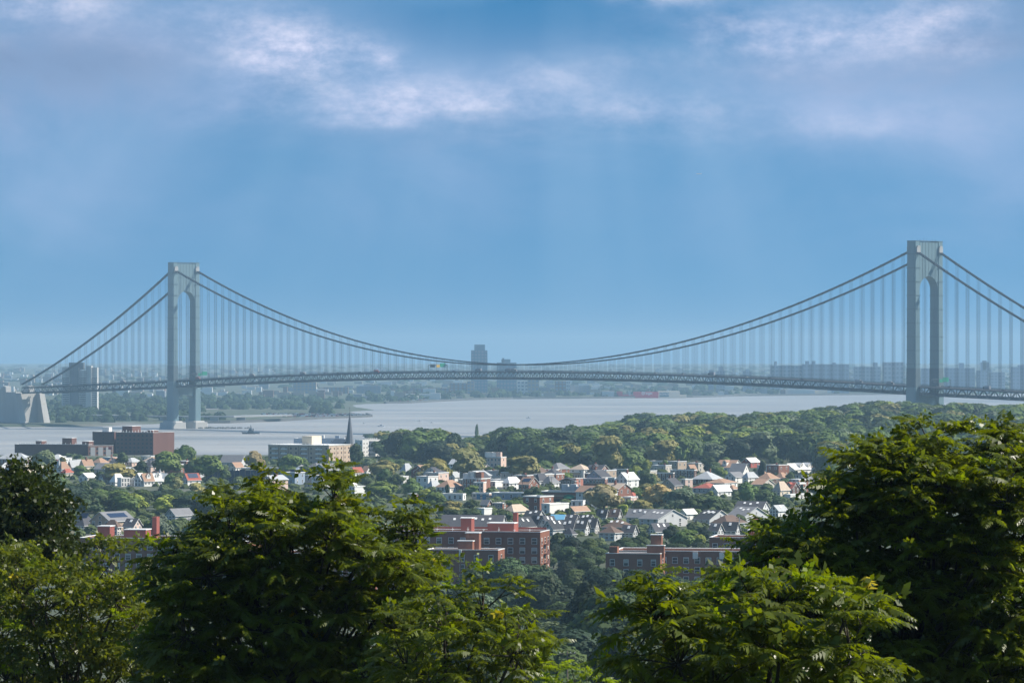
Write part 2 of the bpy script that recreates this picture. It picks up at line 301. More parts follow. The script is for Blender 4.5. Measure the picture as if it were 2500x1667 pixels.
# stiffening truss: shared panel per bay and side
def panel(L):
    mb = MB(); t, b = -1.2, -9.0
    mb.box(0, L, -.45, .45, t-.6, t+.6); mb.box(0, L, -.45, .45, b-.6, b+.6)
    mb.bar((0,0,t), (0,0,b), .8); mb.bar((.3,0,b+.3), (L/2,0,t), .8); mb.bar((L/2,0,t), (L-.3,0,b+.3), .8); mb.bar((L/2,0,t), (L/2,0,b), .35)
    mb.box(0, L, -.08, .08, -.2, .15); mb.box(0, L, -.08, .08, .75, .95)
    for k in range(4): mb.box(L*k/4-.08, L*k/4+.08, -.08, .08, -.3, .9)
    return mb.mesh('truss_panel', truss_m)
pm, ps = panel(PM), panel(PS)
deck = put('deck', None, br)
for sg in (-1, 1):
    for k in range(-NS, NM+NS):
        main = 0 <= k < NM; s0 = k*PM if main else (k*PS if k < 0 else SPAN+(k-NM)*PS); L = PM if main else PS
        if s0 > SPAN+200: continue
        sl = math.atan2(zdeck(s0+L)-zdeck(s0), L); put('truss_panel', pm if main else ps, deck, (s0, sg*16.2, zdeck(s0)), (0, -sl, 0))
for nm, z0, th in (('upper_roadway', -.6, .5), ('lower_roadway', -7.3, .45)):
    mb = MB(); ss = np.linspace(-SIDE, SPAN+SIDE, 150)
    for a, b in zip(ss[:-1], ss[1:]):
        za, zb = zdeck(a)+z0, zdeck(b)+z0; wd = 15.4
        mb.poly([(a,-wd,za),(b,-wd,zb),(b,wd,zb),(a,wd,za)]); mb.poly([(a,-wd,za-th),(a,wd,za-th),(b,wd,zb-th),(b,-wd,zb-th)])
        mb.poly([(a,-wd,za-th),(b,-wd,zb-th),(b,-wd,zb),(a,-wd,za)]); mb.poly([(a,wd,za),(b,wd,zb),(b,wd,zb-th),(a,wd,za-th)])
    mb.build(nm, asphalt, deck)
fb = MB().box(-.4, .4, -15.6, 15.6, -2.1, -1.15).box(-.5, .5, -15.6, 15.6, -8.8, -7.8).mesh('floor_beam', truss_m)
for k in range(-NS, NM+NS):
    s0 = k*PM if 0 <= k < NM else (k*PS if k < 0 else SPAN+(k-NM)*PS)
    if s0 < SPAN+200: put('floor_beam', fb, deck, (s0+.01, 0, zdeck(s0)))
# overhead sign gantries on the roadway
green = mat('sign_green', (.02, .25, .16), .5, .03); yellow = mat('sign_yellow', (.75, .45, .03), .5, .03)
def wpt(s, t, z): v = br.matrix_world if False else None; b = Vector((math.sin(TH), math.cos(TH))); p = T1+AX*s+b*t; return (p.x, p.y, z)
for s, lab in ((508, 'green and yellow road sign gantry over the deck in mid span'), (34, 'green road sign gantry inside the arch of the tower beside the anchorage'), (SPAN+22, 'green road sign gantry inside the arch of the tower above the wooded hill')):
    g = empty('sign_gantry', wpt(s, 0, zdeck(s)-.6), -TH); tag(g, lab, 'road sign', 'sign gantries on the bridge deck')
    for t in (-14.5, 14.5): MB().box(-.25, .25, t-.25, t+.25, 0, 7.5).build('post', truss_m, g)
    MB().box(-.3, .3, -14.5, 14.5, 7.5, 8.3).build('crossbeam', truss_m, g)
    MB().box(.4, .6, 3, 11.5, 5.6, 10.2).build('sign_panel', green, g); MB().box(.4, .6, -2.4, 2.6, 5.2, 8.4).build('lane_sign', yellow if s > 100 and s < 900 else green, g)
    MB().box(-.6, -.4, -11, -4, 5.2, 9).build('sign_back', truss_m, g)
# traffic
def car_mesh(nm, L, H, col, van=False):
    m = mat('paint_'+nm, col, .35, .02, .5, .5); gl = mat('car_glass', (.02, .025, .03), .15, 0, 1, .5); ty = mat('tyre', (.02, .02, .02), .9)
    mb = MB(); mb.frustum([(-L/2,-.9),(L/2,-.9),(L/2,.9),(-L/2,.9)], .35, [(-L/2+.1,-.88),(L/2-.15,-.88),(L/2-.15,.88),(-L/2+.1,.88)], H*.58)
    if van: mb.box(-L/2+.1, L*.22, -1.05, 1.05, H*.3, H, 0); mb.frustum([(L*.24,-.95),(L*.47,-.95),(L*.47,.95),(L*.24,.95)], H*.3, [(L*.24,-.9),(L*.40,-.9),(L*.40,.9),(L*.24,.9)], H*.72, 1)
    else: mb.frustum([(-L*.42,-.84),(L*.22,-.84),(L*.22,.84),(-L*.42,.84)], H*.58, [(-L*.30,-.7),(L*.06,-.7),(L*.06,.7),(-L*.30,.7)], H, 1)
    for x in (-L*.32, L*.32):
        for y in (-.9, .9): mb.tube([(x, y-.12, .36), (x, y+.12, .36)], .36, 8, 2)
    return mb.mesh(nm, [m, gl, ty])
CARS = [('dark_car', 4.6, 1.5, (.03, .03, .035), False, 'dark coloured car driving over the bridge deck'), ('white_car', 4.7, 1.55, (.7, .7, .7), False, 'white car driving over the bridge deck'),
        ('red_truck', 9, 3.4, (.35, .06, .04), True, 'red box truck driving over the bridge deck'), ('grey_truck', 10, 3.6, (.35, .36, .38), True, 'grey box truck driving over the bridge deck')]
cm = [car_mesh(*c[:5]) for c in CARS]
for i in range(46):
    k = random.choices((0, 1, 2, 3), (5, 4, 1, 2))[0]; s = -300+i*42+random.uniform(-14, 14); ln = random.choice((-12.5, -9, -5.5, 5.5, 9))
    if s > SPAN+170 or abs(s-508) < 8: continue
    nm = 'car' if k < 2 else 'truck'; o = put(nm, cm[k], None, wpt(s, ln, zdeck(s)-.59), (0, -math.atan(zdeck(s+1)-zdeck(s)), -TH + (0 if ln < 0 else math.pi)))
    if ln > 0: o.rotation_euler.y *= -1
    tag(o, CARS[k][5], nm, CARS[k][5].split(' driving')[0]+'s crossing the bridge')
# anchorage on the far shore
an = empty('bridge_anchorage', wpt(-SIDE-14, 0, e1(*wpt(-SIDE-14, 0, 0)[:2])-1), -TH); tag(an, 'massive pale concrete bridge anchorage with sloping buttresses on the far shore', 'anchorage'); az0 = an.location.z
H1 = 43-az0
MB().frustum([(-26,-21),(6,-21),(6,21),(-26,21)], 0, [(-22,-18),(4,-18),(4,18),(-22,18)], H1).build('main_block', conc, an)
for sg in (-1, 1):
    MB().frustum([(-40,sg*19-5),(22,sg*19-5),(22,sg*19+5),(-40,sg*19+5)], 0, [(-20,sg*19-4),(9,sg*19-4),(9,sg*19+4),(-20,sg*19+4)], H1+1).build('buttress', conc, an)
    mb = MB(); y0, y1 = sg*19-4.3, sg*19+4.3; pts = [(-95, 0), (-14, 0), (-14, H1+8), (-20, H1+9), (-95, 12)]
    mb.poly([(x, y0, z) for x, z in pts]); mb.poly([(x, y1, z) for x, z in reversed(pts)])
    for (xa, za), (xb, zb) in zip(pts, pts[1:]+pts[:1]): mb.poly([(xa,y0,za),(xa,y1,za),(xb,y1,zb),(xb,y0,zb)])
    mb.build('splay_wall', conc, an)
MB().box(-80, -15, -14.5, 14.5, 6, H1-12).build('cable_house', conc, an)
tw_ = mat('rock', (.13, .13, .125), .95, .2, .3)
def rocks(name, pts, label, n=60, r=2.2):
    o = MB()
    for _ in range(n):
        x, y = random.choice(pts); x += random.gauss(0, 10); y += random.gauss(0, 6); a = random.random()*6; q = random.uniform(.5, 1)*r
        o.frustum([(x+q*math.cos(a+k*1.257)*random.uniform(.8, 1.3), y+q*math.sin(a+k*1.257)) for k in range(5)], -.5, [(x+q*.6*math.cos(a+k*1.257), y+q*.6*math.sin(a+k*1.257)) for k in range(5)], random.uniform(.5, 1)*r)
    tag(o.build(name, tw_), label, 'rocks', kind='stuff')
P1 = wpt(0, 0, 0)
rocks('riprap', [(P1[0]+24+k*5, P1[1]-6) for k in range(10)], 'dark rock apron at the water line beside the tower pedestals')

# ---------------------------------------------------------------- far shore: walls, causeway, blocks, woods
def strip(pts, w0, z0, z1):
    mb = MB(); pts = [Vector(p) for p in pts]; n = len(pts); L = []
    for i, p in enumerate(pts):
        d = (pts[min(i+1, n-1)]-pts[max(i-1, 0)]).normalized(); q = Vector((-d.y, d.x)); L.append((p-q*w0, p+q*w0))
    for (a, b), (c, d) in zip(L[:-1], L[1:]):
        mb.poly([(a.x,a.y,z1),(c.x,c.y,z1),(d.x,d.y,z1),(b.x,b.y,z1)]); mb.poly([(a.x,a.y,z0),(c.x,c.y,z0),(c.x,c.y,z1),(a.x,a.y,z1)]); mb.poly([(b.x,b.y,z1),(d.x,d.y,z1),(d.x,d.y,z0),(b.x,b.y,z0)])
    return mb
seaw = mat('seawall_stone', (.10, .10, .10), .95, .15, .05)
tag(strip(BK[4:11], 1.6, -1, 3.4).build('seawall', seaw), 'dark stone seawall along the promenade of the far shore', 'wall')
tag(strip(BK[19:32], 2.5, -1, 4.0).build('seawall', seaw), 'long dark seawall below the far hazy town across the bay', 'wall')
cw = empty('causeway', (0, 0, 0)); tag(cw, 'low pale road causeway on piers behind the bridge tower', 'causeway')
cp = [gpx(228, 1013, 9), gpx(330, 1015, 9), gpx(450, 1018, 8), gpx(560, 1021, 6), gpx(700, 1020, 4.5)]
strip(cp, 9, 7.5, 8.7).build('road_deck', mat('pale_road', (.36, .36, .35), .9), cw)
strip(cp, 9.3, 8.8, 9.6).build('parapet', mat('parapet_grey', (.30, .32, .33), .9), cw)
for q in range(7):
    t = q/6*3.2; i = int(t); a, b = Vector(cp[i]), Vector(cp[i+1]); p = a.lerp(b, t-i); zg = e1(p.x, p.y); MB().box(-6, 6, -7, 7, -2, 7.5).build('pier', conc, cw, (p.x, p.y, 0))
# hazy blocks of the far town
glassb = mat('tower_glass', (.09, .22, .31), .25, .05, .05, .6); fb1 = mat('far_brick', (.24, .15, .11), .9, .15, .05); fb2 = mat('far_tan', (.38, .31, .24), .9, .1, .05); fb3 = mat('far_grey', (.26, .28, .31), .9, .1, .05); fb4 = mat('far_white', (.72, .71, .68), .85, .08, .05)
SLAB1 = mat('slab_blue_grey', (.25, .33, .43), .9, .06, .02); SLAB2 = mat('slab_pale_grey', (.33, .39, .46), .9, .06, .02); farwin = mat('far_window', (.19, .25, .32), .5, .05, 1, .3); winm = mat('window_dark', (.025, .03, .04), .2, .05, 1, .5)  # slab and window colours paled and blued to carry part of the haze
def far_block(nm, x0, x1, ytop, d, label, m, cat='building', group=None, dep=22, tops=(), rows=0, cols=0, yb=None, wm=None, win=True):
    s = F/d; X0, X1 = (x0-CX)/s, (x1-CX)/s; Wd = X1-X0; zt = CH-(ytop-YH)/s; zg = e1((X0+X1)/2, d)-1; o = empty(nm, (X0, d, zg)); tag(o, label, cat, group); H = zt-zg
    MB().box(0, Wd, 0, dep, 0, H).build('wall', m, o)
    for (a, b, yt) in tops: MB().box((a-x0)/s, (b-x0)/s, 3, dep-3, H, CH-(yt-YH)/s-zg).build('roof_tower', m, o)
    if rows:
        ph, pw = H/rows, Wd/cols; wme = MB().box(-pw*.3, pw*.3, -.25, .0, -ph*.27, ph*.27).mesh('window', wm or farwin)
        for i in range(rows):
            for j in range(cols): put('window', wme, o, (pw*(j+.5), 0, ph*(i+.55)))
    return o
far_block('glass_tower', 1150, 1190, 855, 9300, 'tall blue glass tower block with a set back crown rising beyond mid span', glassb, 'skyscraper', tops=[(1158, 1184, 841)], rows=14, cols=5, dep=36)
far_block('glass_block', 1213, 1261, 885, 9300, 'stepped blue glass block with roof tanks right beside the tall glass tower', glassb, 'building', tops=[(1224, 1246, 877), (1226, 1231, 874)], rows=8, cols=6, dep=36)
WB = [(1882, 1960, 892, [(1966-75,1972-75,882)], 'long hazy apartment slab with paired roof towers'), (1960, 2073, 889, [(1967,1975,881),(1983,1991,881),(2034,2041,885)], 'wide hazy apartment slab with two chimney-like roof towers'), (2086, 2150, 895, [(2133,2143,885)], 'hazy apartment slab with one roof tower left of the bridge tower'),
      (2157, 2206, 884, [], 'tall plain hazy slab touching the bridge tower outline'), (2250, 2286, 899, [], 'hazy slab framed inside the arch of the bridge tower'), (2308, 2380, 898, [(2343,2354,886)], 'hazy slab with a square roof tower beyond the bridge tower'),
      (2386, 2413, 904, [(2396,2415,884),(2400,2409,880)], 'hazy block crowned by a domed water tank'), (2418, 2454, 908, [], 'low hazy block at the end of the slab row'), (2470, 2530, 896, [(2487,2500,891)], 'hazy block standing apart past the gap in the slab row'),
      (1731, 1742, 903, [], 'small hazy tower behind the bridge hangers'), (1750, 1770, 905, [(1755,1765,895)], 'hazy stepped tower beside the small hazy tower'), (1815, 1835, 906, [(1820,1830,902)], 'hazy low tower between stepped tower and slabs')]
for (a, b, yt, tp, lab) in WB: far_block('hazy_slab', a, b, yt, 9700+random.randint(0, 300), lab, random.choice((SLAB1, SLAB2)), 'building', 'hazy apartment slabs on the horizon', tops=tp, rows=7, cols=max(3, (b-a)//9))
MID = [(1098, 1140, 935, fb1, 'brick slab below the deck left of the glass tower'), (1140, 1158, 930, fb2, 'brick slab end toned lighter as if sunlit below the deck at the foot of the glass tower'), (1262, 1290, 930, fb4, 'white slab below the deck right of the glass block'), (1288, 1316, 926, fb2, 'tan brick slab lit on its end below the deck'),  # slab end is its own tan box, sunlight put into its colour
       (1355, 1382, 930, fb1, 'brown slab below the deck with a white neighbour'), (1382, 1392, 929, fb4, 'narrow white slab stuck to a brown slab'), (1392, 1440, 941, fb3, 'long low grey block under the deck'), (1000, 1040, 948, fb1, 'brick row house block behind the far shore trees'),
       (1045, 1098, 947, fb1, 'longer brick row house block behind the far shore trees'), (715, 772, 933, fb2, 'pale brick block over the promenade trees'), (790, 850, 945, fb1, 'low brick block over the promenade trees'), (870, 930, 942, fb3, 'low grey block over the promenade trees')]
for (a, b, yt, m, lab) in MID: far_block('far_block', a, b, yt, 9050+random.randint(0, 200), lab, m, 'building', 'blocks of the far town under the deck', rows=4, cols=max(2, (b-a)//9))
# waterside stores with their lettering
red = mat('store_red', (.55, .03, .06), .6, .05); cream = mat('store_cream', (.75, .66, .52), .8, .05); navy = mat('store_navy', (.05, .13, .17), .5, .03); wht = mat('letter_white', (.8, .8, .8), .6, .02)
def lettering(body, par, x, z, size, nm, y=-.5):
    cu = bpy.data.curves.new(nm, 'FONT'); cu.body = body; cu.size = size; cu.extrude = .15; cu.align_x = 'CENTER'; cu.align_y = 'CENTER'; cu.offset = size*.02; cu.materials.append(wht)
    o = bpy.data.objects.new(nm, cu); COL.objects.link(o); bpy.context.view_layer.update()
    me = bpy.data.meshes.new_from_object(o.evaluated_get(bpy.context.evaluated_depsgraph_get())); bpy.data.objects.remove(o)
    put(nm, me, par, (x, y, z), (R(90), 0, 0))
def ring(par, x, z, r):
    mb = MB(); n = 24
    for r0, r1 in ((r*.68, r), (0, r*.36)):
        for k in range(n):
            a, b = 2*math.pi*k/n, 2*math.pi*(k+1)/n; mb.poly([(x+r0*math.cos(a), -.45, z+r0*math.sin(a)), (x+r1*math.cos(a), -.45, z+r1*math.sin(a)), (x+r1*math.cos(b), -.45, z+r1*math.sin(b)), (x+r0*math.cos(b), -.45, z+r0*math.sin(b))])
    mb.build('bullseye_emblem', wht, par)
DS = 8880; k_ = DS/F
st = far_block('red_store', 1547, 1607, 957, DS, 'red waterside store with white lettering on its long wall', red, 'store', dep=40)
H = CH-(957-YH)*k_; ring(st, 23*k_, 9.5-st.location.z+1, 3.6); lettering('Target', st, 35*k_, 9.5-st.location.z+1, 7.2, 'lettering')
st = far_block('red_annex', 1510, 1547, 964, DS+8, 'lower red wing left of the red lettered store', red, 'store', dep=34, tops=[(1506, 1520, 956)]); ring(st, 27*k_, 6, 2.2)
st = far_block('cream_store', 1607, 1660, 955, DS+2, 'cream waterside store carrying a dark sign panel', cream, 'store', dep=40)
MB().box(3*k_, 26*k_, -.4, 0, 7, 16).build('sign_panel', navy, st); lettering("KOHL'S", st, 14.5*k_, 12.2, 6, 'lettering', -.6)
st = far_block('cream_wing', 1660, 1676, 964, DS+3, 'low cream end wing of the waterside store on short piles', cream, 'store', dep=30)
for (a, b, yt, d, m, lab) in [(1470, 1500, 955, 8950, fb4, 'white flat shed left of the red waterside stores'), (1905, 1990, 950, 9480, fb4, 'long white shed across the water below the deck'), (1990, 2020, 953, 9500, cream, 'cream shed at the end of the long white shed'), (1755, 1790, 958, 9350, fb4, 'low white shed among the far shore trees')]:
    far_block('waterside_shed', a, b, yt, d, lab, m, 'shed', 'pale sheds on the far waterside')
# the pale apartment tower behind the anchorage
ap = empty('apartment_tower', (0, 0, 0)); DA = 6350; s = F/DA; ap.location = ((150-CX)/s, DA, e1((150-CX)/s, DA)-1); tag(ap, 'pale stepped apartment tower seen through the hangers near the anchorage', 'building'); zb = ap.location.z
pale = mat('pale_concrete', (.55, .54, .51), .9, .06, .1); dgl = mat('dark_bay', (.13, .15, .17), .6, .05, .1)
ztop = CH-(896-YH)/s-zb
for (a, b, yt, y0, m, nm) in [(0, 20, 896, 4, pale, 'west_wing'), (20, 42, 897, 0, dgl, 'window_bay'), (42, 60, 904, 2, pale, 'balcony_wing'), (60, 73, 893, -2, pale, 'stair_shaft'), (73, 87, 897, 1, pale, 'east_wing'), (17, 53, 885, 6, dgl, 'plant_room')]:
    MB().box(a/s, b/s, y0, 24, 0 if nm != 'plant_room' else ztop-4, CH-(yt-YH)/s-zb).build('wing' if 'wing' in nm else nm, m, ap)
wb = MB().box(0, 16/s, -.3, 0, -.55, .55).mesh('window_band', winm); wb2 = MB().box(0, 12/s, -.3, 0, -.55, .55).mesh('window_band', winm)
for k in range(17):
    put('window_band', wb, ap, (43/s, 2, 5+k*2.9)); put('window_band', wb2, ap, (74/s, 1, 5+k*2.9)); put('window_band', wb, ap, (2/s, 4, 5+k*2.9))
# low houses and woods of the far shore: masses nobody could count
FB = [MATS[k] for k in ('far_brick', 'far_tan', 'far_grey', 'far_white')]; mb = MB()
dd_ = np.exp(rng.uniform(math.log(6600), math.log(17000), 1500)); xx_ = rng.uniform(-200, 2700, 1500); XX_ = (xx_-CX)/F*dd_; ok_ = in_poly(XX_, dd_-40., BK) & ~((dd_ < 8300) & (xx_ > 700)) & ~((dd_ < 8300) & (xx_ < 720)); zz_ = E(XX_, dd_)
for X, d, z in zip(XX_[ok_], dd_[ok_], zz_[ok_]):
    a, b, h = random.uniform(4, 14), random.uniform(6, 12), random.choice((6, 7, 8, 9, 12, 15))*random.uniform(.8, 1.1); mb.box(X-a, X+a, d-b, d+b, z-1, z+h, random.choice((0, 1, 1, 2, 3, 3)))
o = mb.build('far_houses', FB); tag(o, 'mass of small hazy houses filling the far town across the bay', 'houses', kind='stuff')
mb = MB(); CAR = [mat('far_car_white', (.8, .8, .8), .4), mat('far_car_dark', (.08, .08, .09), .4), mat('far_car_red', (.4, .05, .04), .4)]
for _ in range(420):
    t = random.random()
    if random.random() < .6: p = gpx(random.uniform(640, 900), random.uniform(1010, 1017), 3)
    else: p = gpx(random.uniform(900, 1420), 0, 3) if False else gpx(random.uniform(905, 1420), random.uniform(974, 980), 3)
    if not in_poly(np.array([p[0]]), np.array([p[1]-14]), BK)[0]: continue
    z = e1(*p); mb.box(p[0]-2.3, p[0]+2.3, p[1]-1, p[1]+1, z, z+1.6, random.choice((0, 0, 1, 1, 2)))
o = mb.build('parked_cars', CAR); tag(o, 'glittering rows of parked cars along the far promenade', 'cars', kind='stuff')
def ball(seed, n=70):                                       # a rough far-off crown of loose faces
    r = np.random.default_rng(seed); P = r.normal(size=(n, 3)); P /= np.linalg.norm(P, axis=1)[:, None]; P[:, 2] = np.abs(P[:, 2])*1.0-.15
    C = P*r.uniform(.75, 1, (n, 1))*np.array([.5, .5, .85]); u = np.cross(P, [0, .3, 1.]); u /= np.linalg.norm(u, axis=1)[:, None]; v = np.cross(P, u); q = .17
    V = np.stack([C-u*q-v*q, C+u*q-v*q, C+u*q+v*q, C-u*q+v*q], 1); V += r.normal(0, .04, V.shape); return V.reshape(-1, 3), np.arange(4*n).reshape(-1, 4)
BALLS = [ball(k) for k in range(5)]
def far_woods(name, spots, label, m):
    V = []; Q = []; n = 0; zs_ = E([q[0] for q in spots], [q[1] for q in spots])
    for (X, Y, w_, h), z_ in zip(spots, zs_):
        v, q = random.choice(BALLS); a = random.random()*6; c, s_ = math.cos(a), math.sin(a); v = v@np.array([[c, s_, 0], [-s_, c, 0], [0, 0, 1]])
        V.append(v*np.array([w_, w_, h])+np.array([X, Y, z_-.5])); Q.append(q+n); n += len(v)
    o = put(name, np_mesh(name, np.concatenate(V), np.concatenate(Q), m)); tag(o, label, 'trees', kind='stuff')
fl = leaf_mat('far_leaf', (.045, .075, .03), (.05, .09, .02), .15, .03, .7, .1)
sp = []
for _ in range(900):                                         # shore park beyond the anchorage and the tower
    d = math.exp(random.uniform(math.log(5480), math.log(8200))); x = random.uniform(-150, 1000); X = (x-CX)/F*d
    if not in_poly(np.array([X]), np.array([d]), BK)[0] or dist_poly(np.array([X]), np.array([d]), BK)[0] < (50 if d < 7500 else 20): continue
    if 1000 < YH+F*(CH-3)/d < 1021 and 500 < x < 760: continue
    q = random.uniform(13, 20); sp.append((X, d, q, q*random.uniform(.75, 1)))
for x in np.arange(900, 2500, 9):
    for _ in range(3): d = random.uniform(8300, 10300); X = (x-CX)/F*d; (in_poly(np.array([X]), np.array([d-60]), BK)[0]) and sp.append((X, d, random.uniform(14, 26), random.uniform(9, 17)))
for _ in range(500): d = random.uniform(9500, 24000); X = random.uniform(-.14, .14)*d; sp.append((X, d, random.uniform(30, 60), random.uniform(10, 16)))
far_woods('far_woods', sp, 'hazy belt of trees along the far shore of the bay', fl)
for (x, yb, w_, h) in [(15, 1024, 34, 21), (48, 1026, 22, 15), (73, 1026, 24, 18), (115, 1026, 20, 15), (165, 1027, 30, 16), (205, 1027, 28, 18), (235, 1028, 22, 12)]:
    g = G(x, yb); far_woods('shore_trees', [(g.x+random.gauss(0, 4), g.y+random.gauss(0, 5), w_*.55, h*.8) for _ in range(6)], 'small clump of dark trees on the lawn before the anchorage', fl)
lamp_m = mat('lamp_grey', (.4, .4, .4), .6)

# ---------------------------------------------------------------- houses of the town
def W(name, c, var=.07): return mat(name, c, .85, var, .25, .2, streak=True)
WALL = dict(white=W('white_wall', (.78, .76, .72)), cream=W('cream_wall', (.70, .60, .46)), grey=W('grey_wall', (.40, .40, .40)), lgrey=W('pale_grey_wall', (.56, .56, .56)), brick=W('brick_wall', (.25, .115, .08), .1), dbrick=W('dark_brick_wall', (.13, .07, .055), .1),
            salmon=W('salmon_wall', (.60, .24, .17)), pink=W('pink_wall', (.68, .50, .42)), tan=W('tan_wall', (.44, .34, .25)), brown=W('brown_wall', (.14, .10, .085)), blue=W('blue_grey_wall', (.28, .34, .42)), red=W('red_wall', (.38, .10, .08)), beige=W('beige_wall', (.52, .47, .40)))
def Rf(name, c): return mat(name, c, .9, .12, .6, .15)
ROOF = dict(orange=Rf('orange_tile', (.37, .235, .165)), dark=Rf('dark_shingle', (.055, .058, .065)), grey=Rf('grey_shingle', (.20, .20, .21)), lgrey=Rf('pale_shingle', (.42, .43, .44)), white=Rf('white_roof', (.78, .76, .72)), brown=Rf('brown_shingle', (.15, .105, .085)), red=Rf('red_tile', (.36, .11, .08)), beige=Rf('beige_tile', (.50, .40, .31)), black=Rf('tar_roof', (.045, .045, .05)), tarp=mat('blue_tarp', (.22, .52, .72), .5, .04), charc=Rf('charcoal_shingle', (.085, .085, .095)))
TRIM = mat('white_trim', (.8, .79, .76), .6, .03); GLASS = mat('house_glass', (.03, .035, .045), .12, .03, 1, .6); DOOR = mat('door_blue', (.06, .20, .36), .5, .05); CHIM = mat('chimney_brick', (.20, .08, .06), .9, .1)
WM = {}; BLIND = mat('blind_cloth', (.42, .40, .36), .8, .1, 1)
def window_mesh(w_, h, framed=True):
    blind = random.choice((0, 0, .25, .45)) if framed else 0; k = (round(w_, 2), round(h, 2), framed, blind)
    if k not in WM:
        mb = MB(); w2, h2, f = w_/2, h/2, .13
        if framed: mb.box(-w2-f, w2+f, -.05, .02, -h2-f, h2+f, 1); mb.box(-w2, w2, -.075, -.05, -h2, h2, 0); mb.box(-w2, w2, -.1, -.075, -.05, .05, 1); (blind and mb.box(-w2+.04, w2-.04, -.09, -.075, h2-h*blind, h2-.04, 2))
        else: mb.box(-w2, w2, -.05, .02, -h2, h2, 0)
        WM[k] = mb.mesh('window', [GLASS, TRIM, BLIND])
    return WM[k]
FOOT = []; USED = set()
